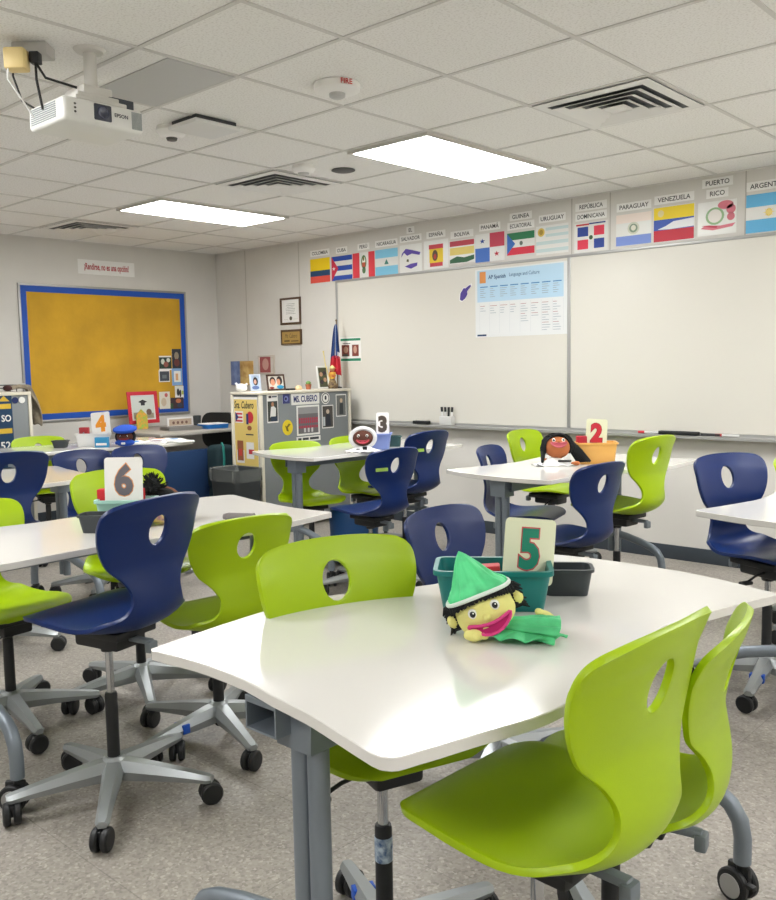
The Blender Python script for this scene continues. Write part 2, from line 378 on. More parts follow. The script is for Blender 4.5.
flag(-3.365, -3.09, 2.187, 2.412, ['PERÚ'], [((222, 64, 76), U(0, 0, .31, 1), U(.72, 0, 1, 1)), ((92, 128, 84), ell(.51, .62, .12, .27), ell(.51, .3, .08, .14)), ((238, 236, 226), ell(.51, .64, .075, .18)), ((200, 96, 70), U(.44, .42, .58, .6)), ((120, 110, 60), ell(.5, .74, .04, .08))], 'peruvian flag card with two red bands and crest')
flag(-3.083, -2.813, 2.186, 2.414, ['NICARAGUA'], [((126, 196, 226), U(0, 0, 1, .35), U(0, .67, 1, 1)), ((70, 130, 120), [(.4, .42), (.6, .42), (.5, .62)])], 'nicaraguan flag card with pale blue bands and small triangle')
flag(-2.79, -2.54, 2.19, 2.425, ['EL', 'SALVADOR'], [((84, 62, 160), [(.06, .56), (.2, .72), (.34, .6), (.55, .66), (.9, .58), (.94, .68), (.6, .78), (.28, .86), (.1, .7)], [(.22, .22), (.5, .12), (.78, .2), (.8, .32), (.5, .3)]), ((90, 90, 60), [(.3, .4), (.4, .36), (.42, .46), (.33, .48)])], 'el salvador card with two purple shapes')
flag(-2.512, -2.257, 2.2, 2.428, ['ESPAÑA'], [((206, 60, 74), U(.2, .7, .8, .86), U(.24, .06, .78, .2)), ((240, 206, 40), U(.22, .2, .8, .7)), ((96, 76, 50), ell(.46, .46, .12, .2)), ((190, 60, 50), ell(.46, .42, .06, .1))], 'spanish flag card on white paper', border=.004)
flag(-2.236, -1.986, 2.222, 2.4, ['BOLIVIA'], [((196, 70, 84), U(0, .76, 1, 1)), ((236, 214, 120), U(0, .36, 1, .7)), ((46, 100, 66), [(0, 0), (.7, 0), (1, .1), (1, .3), (.6, .22), (.3, .3), (0, .16)])], 'bolivian flag card with red, pale yellow and green', border=.006)
flag(-1.974, -1.69, 2.205, 2.427, ['PANAMÁ'], [((200, 70, 92), U(.5, .5, 1, 1)), ((70, 116, 200), U(0, 0, .5, .5)), ((36, 70, 150), star(.25, .74, .1)), ((200, 50, 70), star(.74, .25, .1))], 'panamanian quartered flag card with two stars')
flag(-1.664, -1.412, 2.233, 2.403, ['GUINEA', 'ECUATORIAL'], [((50, 124, 84), U(0, .67, 1, 1)), ((216, 56, 76), U(0, 0, 1, .33)), ((60, 110, 190), [(0, .04), (.3, .5), (0, .98)]), ((110, 120, 110), ell(.52, .5, .06, .1))], 'equatorial guinea flag card with green and red stripes')
flag(-1.397, -1.116, 2.21, 2.425, ['URUGUAY'], [((196, 214, 214), U(0, .08, 1, .2), U(0, .34, 1, .46), U(.3, .6, 1, .7), U(.3, .82, 1, .92)), ((216, 186, 90), ell(.16, .78, .11, .15)), ((170, 140, 60), ell(.16, .78, .06, .09))], 'uruguayan flag card with pale stripes and yellow sun')
flag(-1.06, -.80, 2.2, 2.4, ['REPÚBLICA', 'DOMINICANA'], [((44, 70, 150), U(.08, .54, .42, .88), U(.6, .08, .92, .42)), ((222, 60, 84), U(.6, .54, .92, .88), U(.08, .08, .42, .42)), ((196, 60, 66), U(.04, .93, .45, .99)), ((44, 60, 130), U(.45, .95, .96, 1)), ((60, 90, 60), ell(.51, .48, .06, .08))], 'dominican republic card with blue and red quarters', border=.006)
flag(-.727, -.46, 2.209, 2.425, ['PARAGUAY'], [((236, 222, 212), U(0, .72, 1, 1)), ((122, 146, 214), U(0, 0, 1, .3)), ((206, 208, 190), ell(.5, .53, .17, .2)), ((130, 150, 130), ell(.5, .53, .12, .14)), ((222, 220, 206), ell(.5, .54, .07, .09))], 'paraguayan flag card with round crest and blue lower band')
flag(-.442, -.155, 2.207, 2.438, ['VENEZUELA'], [((240, 212, 40), U(0, .64, 1, 1)), ((60, 90, 180), U(0, .33, 1, .64)), ((232, 234, 238), [(.1, .36), (.4, .34), (1, .36), (1, .6), (.5, .56), (.3, .44)]), ((196, 40, 60), U(0, 0, 1, .33)), ((226, 210, 150), ell(.18, .82, .08, .1))], 'venezuelan flag card in bright yellow, blue and red', border=.004)
flag(-.13, .128, 2.213, 2.43, ['PUERTO', 'RICO'], [((214, 120, 134), ell(.72, .86, .2, .13), ell(.86, .72, .12, .14), ell(.86, .5, .1, .12), [(.08, .22), (.4, .14), (.9, .2), (.98, .3), (.6, .26), (.2, .3)]), ((150, 186, 140), ell(.45, .56, .24, .26)), ((232, 228, 222), ell(.45, .56, .18, .2)), ((196, 70, 90), [(.1, .3), (.3, .24), (.5, .2), (.52, .26), (.3, .3)])], 'puerto rico card with faded red and green crest')
flag(.185, .48, 2.197, 2.438, ['ARGENTINA'], [((100, 178, 222), U(0, 0, 1, .34), U(0, .67, 1, 1)), ((226, 196, 100), ell(.5, .5, .07, .1)), ((236, 216, 130), star(.5, .5, .13, 8))], 'argentine flag card, rightmost of the row')
# ---- poster on the whiteboard
YB = YW-.0185
L_ = [((176, 206, 226), rect(.02, .28, .82, .53))]
L_ += [((216, 140, 70), rect(.045, .43, .105, .52))]
L_ += [((40, 70, 120), ('T', 'AP Spanish', .042, .215, .472, .9, .02))]
L_ += [((70, 100, 140), ('T', 'Language and Culture', .04, .47, .478, .8, .0))]
hdr, txt_, red_ = [], [], []
for k in range(8):
    x = .05+k*.097
    hdr.append(rect(x, .395, x+.075, .402))
    for q in range(5): txt_.append(rect(x, .38-q*.016, x+random.uniform(.03, .07), .384-q*.016))
    rows = [3, 4, 4, 4, 8, 6, 12, 12][k]
    for q in range(rows):
        (red_ if q % 4 == 0 else txt_).append(rect(x, .245-q*.019, x+random.uniform(.03, .075), .249-q*.019))
L_ += [((60, 120, 180),)+tuple(hdr), ((150, 160, 172),)+tuple(txt_), ((170, 120, 120),)+tuple(red_)]
L_ += [((196, 200, 204),)+tuple(rect(.043+k*.097, .03, .045+k*.097, .27) for k in range(9))]
L_ += [((30, 60, 96), rect(.02, .008, .11, .022))]
art('course_poster', L_, (-1.965, YB, 1.605), 0, 'course planning chart with pale blue header taped on the whiteboard', 'poster', board=(0, 0, .85, .54), base=M('glossy_sleeve', (222, 224, 224), .15))
hand = [(-.052, -.05), (-.03, -.062), (.0, -.045), (.026, -.012), (.022, .012), (.062, .05), (.056, .064), (.03, .052), (.004, .036), (-.01, .042), (-.022, .03), (-.046, .0)]
m = MB(); m.use(WHITE); m.prism([(x*1.18, z*1.16) for x, z in hand], -.0015, 0, 'y'); m.use(col((72, 54, 140))); m.prism(hand, -.003, -.0016, 'y')
tag(m.build('pointing_hand', None, loc=(-2.07, YB, 1.97)), 'purple pointing hand cutout magnet left of the course poster', 'magnet')
art('calendar_card', [((40, 130, 96), rect(-.13, .006, .13, .03), rect(-.13, .192, .13, .214)), ((120, 60, 50), rect(-.115, .05, -.015, .155), rect(.02, .05, .105, .155)), ((190, 150, 130), ell(-.06, .11, .03, .03), ell(.06, .11, .022, .035)), ((70, 74, 70), rect(-.1, .165, .0, .171), rect(-.1, .05, -.03, .07))],
    (-3.40, YB, 1.432), 0, 'small card with green top and bottom bars and two photos on whiteboard edge', 'card', board=(-.135, 0, .135, .222))
# ---- framed certificate + plaque + posters on wall
def framed(name, w, h, fw, loc, rz, label, cat, fm, layers, depth=.015, tilt=0, base=PAPER, group=None):
    t = empty(name, loc, rz, label, cat, group); t.rotation_euler[0] = R(tilt)
    m = MB()
    for q in ((-w/2, w/2, 0, fw), (-w/2, w/2, h-fw, h), (-w/2, -w/2+fw, fw, h-fw), (w/2-fw, w/2, fw, h-fw)): m.box(q[0], q[1], -depth, 0, q[2], q[3], .0015)
    m.build('frame', fm, t)
    art('picture', layers, (0, -.003, 0), 0, None, None, board=(-w/2+fw, fw, w/2-fw, h-fw), parent=t, base=base)
    return t
BR = M('brown_frame', (84, 62, 44), .45)
framed('framed_certificate', .30, .262, .02, (-4.232, YW-.0005, 1.81), 0, 'brown-framed certificate hanging on wall left of the whiteboard', 'certificate', BR, [((120, 120, 116),)+tuple(rect(-.08+random.uniform(0, .03), .2-k*.016, .07-random.uniform(0, .03), .203-k*.016) for k in range(7)), ((90, 84, 70), ell(0, .06, .02, .02)), ((170, 160, 140), rect(-.1, .05, -.04, .052), rect(.04, .05, .1, .052))])
art('plaque', [((168, 138, 78), rect(-.13, .014, .13, .126)), ((88, 72, 44), ('T', 'Ms. Cubero', .06, 0, .085, .62, 0, .3), rect(-.1, .03, -.02, .045), rect(.0, .03, .11, .04))], (-4.23, YW-.0005, 1.612), 0, 'small dark wooden plaque with gold script under the certificate', 'plaque', board=(-.152, 0, .152, .148), th=.012, base=BR)
m = MB(); m.use(M('poster_blue', (120, 136, 176), .6, c2=(92, 108, 150), vscale=14)); m.prism([(0, 0), (.185, -.02), (.185, -.03), (0, -.008)], 0, .25, 'z')
m.use(M('poster_ochre', (206, 172, 104), .6, c2=(170, 128, 66), vscale=18)); m.prism([(.185, -.02), (.37, 0), (.37, -.008), (.185, -.03)], 0, .25, 'z')
tag(m.build('folded_poster', None, loc=(-5.21, YW-.001, 1.213)), 'folded blue and ochre poster on wall above the yellow-sided cabinet', 'poster')
framed('framed_picture', .25, .19, .012, (-4.62, YW-.0005, 1.325), 0, 'reddish picture in pale frame on wall above the cabinet', 'picture', M('pale_frame', (200, 190, 176), .5), [((160, 84, 84), rect(-.11, .015, .06, .175)), ((196, 150, 140), ell(-.02, .1, .05, .06)), ((206, 200, 190), rect(.06, .015, .11, .175))])
# ---- banner & bulletin board on the left wall
XB = XW+.0005
L_ = [((176, 34, 52), ('T', '¡Rendirse, no es una opción!', .082, 0, .07, .50, .028))]
art('banner', L_, (XB, 2.779, 2.304), 90, 'white banner with red lettering above the yellow bulletin board', 'banner', board=(-.3, 0, .3, .135), base=PAPER)
t = empty('bulletin_board', (XW, 2.772, .931), 90, 'large yellow bulletin board with blue border on left wall', 'bulletin board')
w, h = 1.775, 1.255
m = MB()
for q in ((-w/2, w/2, 0, .02), (-w/2, w/2, h-.02, h), (-w/2, -w/2+.02, .02, h-.02), (w/2-.02, w/2, .02, h-.02)): m.box(q[0], q[1], -.02, 0, q[2], q[3], .002)
m.build('frame', ALU, t)
m = MB(); m.box(-w/2+.02, w/2-.02, -.010, -.0, .02, h-.02); m.build('backing_cloth', M('yellow_cloth', (214, 166, 44), .85, bump=.6, bscale=30, var=.1, vscale=2.5), t)
m = MB(); bw = .075
for q in ((-w/2+.02, w/2-.02, .02, bw), (-w/2+.02, w/2-.02, h-bw, h-.02), (-w/2+.02, -w/2+bw, bw, h-bw), (w/2-bw, w/2-.02, bw, h-bw)): m.box(q[0], q[1], -.013, -.010, q[2], q[3])
m.build('border', M('blue_border', (14, 78, 176), .6), t)
XP = XW+.0135
def photo(y0, y1, z0, z1, lab, cols, rz=90, frame=None):
    w, h = y1-y0, z1-z0
    ls = []
    for c_ in cols:
        ls.append((c_[0],)+tuple([(a*w-w/2, b_*h) for a, b_ in q] for q in c_[1:]))
    return art('pinned_photo', ls, (XP, (y0+y1)/2+.043, z0-.001), rz, lab, 'photo', 'photos pinned on the yellow board', (-w/2, 0, w/2, h), base=frame or PAPER)
photo(3.265, 3.41, 1.385, 1.53, 'pinned collage photo of dark and white patches, topmost left', [((40, 60, 50), U(0, .1, 1, .9)), ((210, 216, 206), ell(.3, .6, .15, .2), ell(.75, .7, .15, .15)), ((150, 90, 80), ell(.55, .4, .2, .2))])
photo(3.42, 3.53, 1.4, 1.6, 'pinned dark portrait photo at top right of the group', [((46, 50, 60), U(0, 0, 1, 1)), ((150, 140, 120), ell(.5, .65, .25, .2)), ((110, 60, 56), ell(.5, .3, .3, .2))])
photo(3.255, 3.385, 1.265, 1.385, 'pinned slate photo at left middle of the group', [((70, 76, 84), U(.08, .08, .95, .9)), ((110, 120, 124), U(.3, .3, .7, .6))])
photo(3.41, 3.535, 1.225, 1.4, 'pinned sheet with light blue border beside the slate photo', [((130, 170, 214), U(0, 0, 1, 1)), ((236, 230, 220), U(.2, .2, .85, .85)), ((220, 170, 120), U(.35, .3, .6, .7))])
photo(3.44, 3.545, 1.09, 1.22, 'pinned photo of people against pale ground near lower right', [((226, 226, 216), U(0, .3, 1, 1)), ((50, 50, 56), ell(.35, .5, .15, .3), ell(.6, .4, .12, .3)), ((190, 200, 90), U(.75, .3, 1, .6))])
photo(3.25, 3.375, .99, 1.165, 'pinned card with pink flower drawing beside the red-framed board', [((232, 226, 214), U(0, 0, 1, 1)), ((206, 110, 110), ell(.65, .8, .15, .12)), ((214, 196, 170), ell(.4, .4, .25, .25))])
photo(3.38, 3.54, .985, 1.1, 'pinned dark group photo in the lower right corner of board', [((70, 54, 60), U(0, 0, 1, 1)), ((200, 120, 80), ell(.6, .7, .2, .2)), ((60, 70, 90), ell(.7, .3, .2, .2)), ((60, 90, 60), U(0, 0, .2, .5))])
# ------------------------------------------------------------------ seat shell
def shell_mesh():
    K = [(.226, .512, .24, .0), (.224, .518, .31, .0), (.215, .526, .37, 0), (.195, .533, .42, .0), (.16, .537, .46, .003), (.11, .535, .482, .008), (.02, .521, .492, .016), (-.07, .504, .475, .026), (-.14, .498, .44, .038), (-.19, .507, .405, .044), (-.232, .528, .37, .040), (-.256, .56, .30, .026), (-.262, .60, .245, .012), (-.256, .645, .235, .008), (-.248, .69, .29, .014), (-.243, .735, .385, .026), (-.25, .785, .44, .036), (-.262, .835, .47, .045), (-.277, .885, .482, .052), (-.288, .912, .483, .054), (-.294, .930, .480, .053), (-.298, .943, .470, .052), (-.3005, .952, .453, .050), (-.3015, .957, .430, .047), (-.302, .9595, .40, .044)]
    def cat(i, t):
        p = [K[max(0, min(len(K)-1, i+d))] for d in (-1, 0, 1, 2)]
        return [.5*((2*b_)+(-a+c_)*t+(2*a-5*b_+4*c_-d)*t*t+(-a+3*b_-3*c_+d)*t**3) for a, b_, c_, d in zip(*p)]
    rows = []
    for i in range(len(K)-1):
        n = 5 if K[i][1] > .72 and K[i][1] < .9 else (2 if K[i][1] > .92 or K[i][1] < .49 else 3)
        for k in range(n): rows.append(cat(i, k/n))
    rows.append(list(K[-1]))
    rows = [[r[0]*.88, .51+(r[1]-.51)*.91, r[2]*.86, r[3]*.86] for r in rows]
    NU = 30; bm = bmesh.new(); grid = []
    arc = 0; AR = [0]
    for a, b_ in zip(rows, rows[1:]): arc += math.hypot(b_[0]-a[0], b_[1]-a[1]); AR.append(arc)
    # arc position of hole centre
    hc = min(range(len(rows)), key=lambda i: abs(rows[i][1]-.815) if rows[i][0] < 0 else 9)
    def lift(p, nrm, r, u):
        k = max(0, min(1, (r[1]-.56)/.1))                 # 0 on the seat, 1 on the backrest
        n = nrm.lerp(Vector((0, 1, 0)), k)
        t = max(0, min(1, (r[1]-.70)/.22))
        u = abs(u)*(1-t)+t*abs(p.x)/.208
        return p+n*(r[3]*abs(u)**2.2)+Vector((0, 0, -.026*t*abs(u)**2.4))
    for i, r in enumerate(rows):
        a = rows[max(0, i-1)]; c_ = rows[min(len(rows)-1, i+1)]
        d = Vector((0, c_[0]-a[0], c_[1]-a[1])).normalized(); nrm = Vector((0, d.z, -d.y))
        if i < 3: nrm = Vector((0, 0, 1))
        if nrm.z < 0 and i < 40 and r[1] < .515: nrm = -nrm
        line = []
        for j in range(NU+1):
            u = (j/NU*2-1)
            x = u*r[2]/2
            p = lift(Vector((x, r[0], r[1])), nrm, r, u)
            line.append((p, x, AR[i]-AR[hc]))
        grid.append(line)
    A, B = .037, .050
    vm = {}
    for i, line in enumerate(grid):
        for j, (p, x, s_) in enumerate(line): vm[i, j] = bm.verts.new(p)
    rr = lambda i, j: math.hypot(grid[i][j][1]/A, grid[i][j][2]/B)
    faces = []
    for i in range(len(grid)-1):
        for j in range(NU):
            q = [(i, j), (i, j+1), (i+1, j+1), (i+1, j)]
            if sum(rr(*k) for k in q)/4 < 1: continue
            faces.append(q)
    cnt = {}
    hole_adj = set()
    for i in range(len(grid)-1):
        for j in range(NU):
            q = [(i, j), (i, j+1), (i+1, j+1), (i+1, j)]
            if sum(rr(*k) for k in q)/4 < 1: hole_adj.update(q)
    used = set(k for q in faces for k in q)
    for k in hole_adj & used:
        i, j = k; x, s_ = grid[i][j][1], grid[i][j][2]; r = rr(i, j)
        if r < 1e-6: continue
        tx, ts = x/r, s_/r
        # locate point at (tx, ts) on the surface
        tgt = ts+AR[hc]; ii = max(0, min(len(AR)-2, next((q for q in range(len(AR)-1) if AR[q+1] >= tgt), len(AR)-2)))
        f = (tgt-AR[ii])/(AR[ii+1]-AR[ii]); ra = [a+(b_-a)*f for a, b_ in zip(rows[ii], rows[ii+1])]
        d = Vector((0, rows[ii+1][0]-rows[ii][0], rows[ii+1][1]-rows[ii][1])).normalized(); nrm = Vector((0, d.z, -d.y))
        u = tx/(ra[2]/2)
        vm[k].co = lift(Vector((tx, ra[0], ra[1])), nrm, ra, u)
    for q in faces: bm.faces.new([vm[k] for k in q])
    for v in [v for v in bm.verts if not v.link_faces]: bm.verts.remove(v)
    me = bpy.data.meshes.new('seat_shell'); bm.to_mesh(me); bm.free()
    for p in me.polygons: p.use_smooth = True
    o = bpy.data.objects.new('tmp', me); C.objects.link(o)
    s_ = o.modifiers.new('s', 'SOLIDIFY'); s_.thickness = .013; s_.offset = 0; s_.use_even_offset = False
    bv = o.modifiers.new('b', 'BEVEL'); bv.width = .004; bv.segments = 2; bv.limit_method = 'ANGLE'; bv.angle_limit = R(55)
    dg = bpy.context.evaluated_depsgraph_get(); out = bpy.data.meshes.new_from_object(o.evaluated_get(dg)); out.name = 'seat_shell'
    bpy.data.objects.remove(o)
    for p in out.polygons: p.use_smooth = True
    return out
SH = shell_mesh(); SHN = SH.copy()
SH.materials.clear(); SH.materials.append(LIME); SHN.materials.clear(); SHN.materials.append(NAVY)
def part(name, me, parent, loc=(0, 0, 0), rz=0):
    o = bpy.data.objects.new(name, me); C.objects.link(o); o.parent = parent; o.location = loc; o.rotation_euler = (0, 0, rz); return o
# mechanism
m = MB(); m.box(-.06, .06, -.10, .09, .425, .492, .012); m.box(-.085, .085, -.13, .10, .468, .494, .006); m.lathe([(.024, .405), (.03, .43)], 16)
m.mats = [BLACK]; MECH = m.mesh('mechanism')
m = MB(); m.tube([(.05, .03, .452), (.12, .04, .445), (.16, .045, .432)], .005, 8); m.box(.15, .205, .03, .06, .418, .432, .005)
m.mats = [BLACK]; LEVER = m.mesh('lever')
m = MB(); m.box(-.012, .012, -.19, -.10, .45, .468, .005); m.box(-.018, .018, -.20, -.175, .425, .462, .006); m.mats = [GREYP]; KNOB = m.mesh('tilt_knob')
m = MB(); m.cyl((0, 0, .15), (0, 0, .43), .0125); m.mats = [CHROME]; GAS = m.mesh('gas_lift')
m = MB(); m.lathe([(.012, .05), (.017, .055), (.0205, .10), (.020, .352), (.018, .36), (.0135, .361)], 20); m.mats = [BLACK]; COLM = m.mesh('column')
m = MB()
for k in range(5):
    a = R(72*k); Mx = Matrix.Rotation(a, 4, 'Z')
    prof = []
    for x, w_, zt, zb in ((.0, .034, .140, .080), (.05, .034, .138, .074), (.15, .028, .124, .074), (.26, .023, .106, .072), (.315, .022, .096, .070), (.330, .015, .092, .072)):
        prof.append([Mx @ Vector((x, -w_*.75, zb)), Mx @ Vector((x, w_*.75, zb)), Mx @ Vector((x, w_, zb+(zt-zb)*.5)), Mx @ Vector((x, w_*.55, zt)), Mx @ Vector((x, -w_*.55, zt)), Mx @ Vector((x, -w_, zb+(zt-zb)*.5))])
    m.rings(prof)
m.lathe([(.03, .07), (.042, .085), (.040, .135), (.028, .148)], 20); m.mats = [SILVER]; STAR = m.mesh('star_base', 30)
m = MB()
for s_ in (-1, 1):
    m.lathe([(.001, -.012), (.018, -.012), (.031, -.011), (.036, -.006), (.036, .006), (.031, .011), (.018, .012), (.001, .012)], 20, Matrix.Translation((-.008, s_*.0155, .036)) @ Matrix.Rotation(R(90), 4, 'X'))
m.box(-.026, .018, -.006, .006, .03, .066, .004); m.cyl((0, 0, .05), (0, 0, .08), .008); m.mats = [BLACK]; CAST = m.mesh('caster')
STK = M('lime_sticker', (132, 168, 62), .5)
CH = []
SX, SY, SZ = .86, .88, .95
def chair(x, y, dz, h, color, label, group, sticker=False, cast_seed=None):
    """x,y = column on the floor; dz = seat height offset; h = facing (deg)"""
    t = empty('swivel_chair', (x, y, 0), h-90, label, 'chair', group)
    rnd = random.Random(cast_seed or len(CH)); s0 = rnd.uniform(0, 72)
    if cast_seed is not None and cast_seed < 0: s0 = -cast_seed
    part('seat_shell', SHN if color == 'navy' else SH, t, (0, 0, dz+.003)); part('mechanism', MECH, t, (0, 0, dz)); part('lever', LEVER, t, (0, 0, dz)); part('tilt_knob', KNOB, t, (0, 0, dz))
    part('gas_lift', GAS, t, (0, 0, dz)); part('column', COLM, t)
    part('star_base', STAR, t, (0, 0, 0), R(s0))
    for k in range(5):
        a = R(s0+72*k); part('caster', CAST, t, (.315*math.cos(a), .315*math.sin(a), 0), rnd.uniform(0, 6.28))
    if sticker:
        m = MB(); m.use(STK).box(-.04, .04, -.0015, 0, -.010, .010)
        m.build('sticker', None, t, (-.115, -.242, .80+dz), (R(-8), 0, R(-16)))
    CH.append(t); return t
def backchair(bx, by, zt, h, *a, **k):
    return chair(bx+.267*math.cos(R(h)), by+.267*math.sin(R(h)), zt-.925, h, *a, **k)
GL, GN = 'lime green swivel chairs around the tables', 'navy blue swivel chairs around the tables'
chair(-.166, -.358, .095, 193, 'navy', 'navy swivel chair in the left foreground, its back to the camera, beside card 6', GN, cast_seed=-4)
chair(-.29, .155, -.04, 173, 'lime', 'lime swivel chair with its back to camera right of the foreground navy chair', GL, cast_seed=-45)
chair(-1.015, -.31, -.04, 4, 'lime', 'lime swivel chair cut by the left photo edge, seat under the table of card 6', GL, cast_seed=-6)
chair(-.904, .207, .038, -15, 'lime', 'lime swivel chair facing the camera behind card 6', GL, cast_seed=-7)
backchair(-1.78, .09, 1.02, 178, 'navy', 'navy swivel chair at the left photo edge with table seen through its hole', GN)
chair(-2.652, 1.052, -.033, 2, 'navy', 'navy swivel chair behind the empty table, right below the black bin of table 4', GN)
chair(-2.55, 1.40, -.026, 1, 'navy', 'navy swivel chair below the blue-hatted puppet', GN)
chair(-4.177, 1.448, -.041, -14, 'lime', 'lime swivel chair farthest back, in front of the grey cabinet at left', GL)
chair(-1.359, 2.127, -.016, 175, 'navy', 'navy swivel chair nearer the camera at table 3 with green sticker', GN, True)
backchair(-1.30, 2.68, .965, 178, 'navy', 'navy swivel chair farther at table 3 below the whiteboard markers', GN, True)
backchair(-2.40, 2.42, .868, -15, 'lime', 'lime swivel chair before the grey cabinet side at table 3', GL)
backchair(-2.38, 2.93, .868, 0, 'lime', 'lime swivel chair mostly hidden behind the puppet of table 3', GL)
chair(.06, 2.045, -.008, 174, 'navy', 'navy swivel chair at table 2 right of card 5, its back to camera', GN)
chair(.085, 2.565, .085, 174, 'lime', 'lime swivel chair right of card 2, its back turned to camera', GL)
backchair(-.755, 2.486, .91, 15, 'navy', 'small-looking navy swivel chair at the left edge of table 2', GN)
chair(-.849, 3.40, .006, 0, 'lime', 'lime swivel chair behind table 2, left of the long-haired puppet', GL)
chair(1.095, 1.97, .062, -22, 'navy', 'navy swivel chair facing left table 1 at the right photo edge', GN, cast_seed=-30)
backchair(.84, 2.86, .90, 0, 'lime', 'lime swivel chair mostly cut off by the right photo edge', GL)
chair(1.066, -.393, .058, -20, 'lime', 'lime swivel chair facing the camera behind the left edge of table 5', GL, cast_seed=-45)
chair(.697, .571, -.02, 0, 'navy', 'navy swivel chair behind the teal bin of table 5', GN, cast_seed=-20)
chair(1.53, -.475, .062, 178, 'lime', 'nearest lime swivel chair in the right foreground, its back to camera', GL, cast_seed=-15)
chair(1.495, -.13, -.03, 192, 'lime', 'second lime swivel chair in the right foreground, behind the nearest one', GL, cast_seed=-33)
# ------------------------------------------------------------------ tables
TO = [(-.39, -.621), (-.30, -.609), (-.215, -.603), (-.10, -.608), (-.004, -.625), (.101, -.638), (.2, -.66), (.294, -.681), (.318, -.679), (.335, -.665), (.345, -.63), (.356, -.595), (.372, -.532), (.40, -.44), (.414, -.372), (.414, -.30), (.40, -.2), (.378, -.06), (.357, .06), (.352, .175), (.358, .25), (.367, .294), (.40, .44), (.443, .585), (.446, .61), (.438, .622), (.40, .634), (.323, .66), (.21, .688), (.105, .699), (0, .70), (-.12, .693), (-.232, .67), (-.262, .655), (-.272, .63), (-.268, .55), (-.262, .40), (-.265, .27), (-.282, .165), (-.345, .027), (-.401, -.059), (-.428, -.16), (-.434, -.273), (-.428, -.37), (-.423, -.43), (-.41, -.54), (-.402, -.60)]
def top_mesh():
    def cr(a, b, c, d, t): return .5*((2*b)+(-a+c)*t+(2*a-5*b+4*c-d)*t*t+(-a+3*b-3*c+d)*t**3)
    P = [Vector(q) for q in TO]; k = len(P); D = []
    for i in range(k):
        for t_ in (0, .5): D.append(cr(P[i-1], P[i], P[(i+1) % k], P[(i+2) % k], t_))
    n = len(D); t = bmesh.new(); TO_ = D
    def off(d):
        out = []
        for i in range(n):
            a = TO_[i-1]; b_ = TO_[i]; c_ = TO_[(i+1) % n]
            t_ = ((b_-a).normalized()+(c_-b_).normalized()).normalized(); nn = Vector((t_.y, -t_.x)); out.append(b_-nn*d)
        return out
    rg = []
    for d, z in ((.003, .797), (0, .799), (0, .8182), (.0018, .82)):
        rg.append([(p.x, p.y, z) for p in off(d)])
    m = MB(); m.use(TOP); m.rings(rg)
    me = m.mesh('table_top', 30); return me
TOPM = top_mesh()
PED = [(.0, -.54, .39), (.07, .60, .31)]          # the two pedestals: x, y, half span of the feet
PED2 = [(.10, -.56, .32), (.07, .60, .31)]
PED6 = [(-.03, -.54, .37), (.11, .60, .30)]
PED3 = [(-.03, -.54, .37), (-.03, .60, .33)]
def beam_mesh(P, side):
    m = MB()
    for q in ((-.092, -.006, .733, .737), (-.092, -.006, .785, .797), (-.092, -.088, .737, .785), (-.010, -.006, .737, .785)): m.box(min(q[0]*side, q[1]*side), max(q[0]*side, q[1]*side), -.615, .60, q[2], q[3])
    m.box(min(-.088*side, -.010*side), max(-.088*side, -.010*side), -.50, .52, .737, .785)
    for px_, py_, _ in P: m.prism([(px_-.046, .797), (px_+.05, .797), (px_+.046, .705), (px_-.046, .705)], py_-.04, py_+.04, 'y')
    m.mats = [STEEL]; return m.mesh('frame_beam')
m = MB(); m.cyl((0, 0, .22), (0, 0, .702), .021, n=20); m.mats = [STEEL]; POST = m.mesh('post')
def foot(s_, R_):
    m = MB(); k = R_/.385
    pts = [(0, 0, .335), (s_*.10*k, 0, .322), (s_*.22*k, 0, .298), (s_*.30*k, 0, .275), (s_*.345*k, 0, .252), (s_*.375*k, 0, .215), (s_*.385*k, 0, .17), (s_*.385*k, 0, .105)]
    m.tube(pts, .0225, 16); m.mats = [STEEL]; return m.mesh('foot_tube')
m = MB()
for s_ in (-1, 1): m.lathe([(.001, -.012), (.02, -.012), (.041, -.01), (.045, -.005), (.045, .005), (.041, .01), (.02, .012), (.001, .012)], 24, Matrix.Translation((-.012, s_*.02, .045)) @ Matrix.Rotation(R(90), 4, 'X'))
m.box(-.04, .025, -.009, .009, .04, .098, .006); m.cyl((0, 0, .08), (0, 0, .12), .014); m.box(.03, .055, -.03, -.012, .06, .072, .003)
m.mats = [BLACK]; TC_ = m.mesh('caster')
m = MB()
for s_ in (-1,): m.lathe([(.001, -.0015), (.03, -.001), (.031, .0), (.03, .0015), (.001, .002)], 24, Matrix.Translation((-.012, s_*.0325, .045)) @ Matrix.Rotation(R(90), 4, 'X'))
m.mats = [ALU]; TCD = m.mesh('hub_disc')
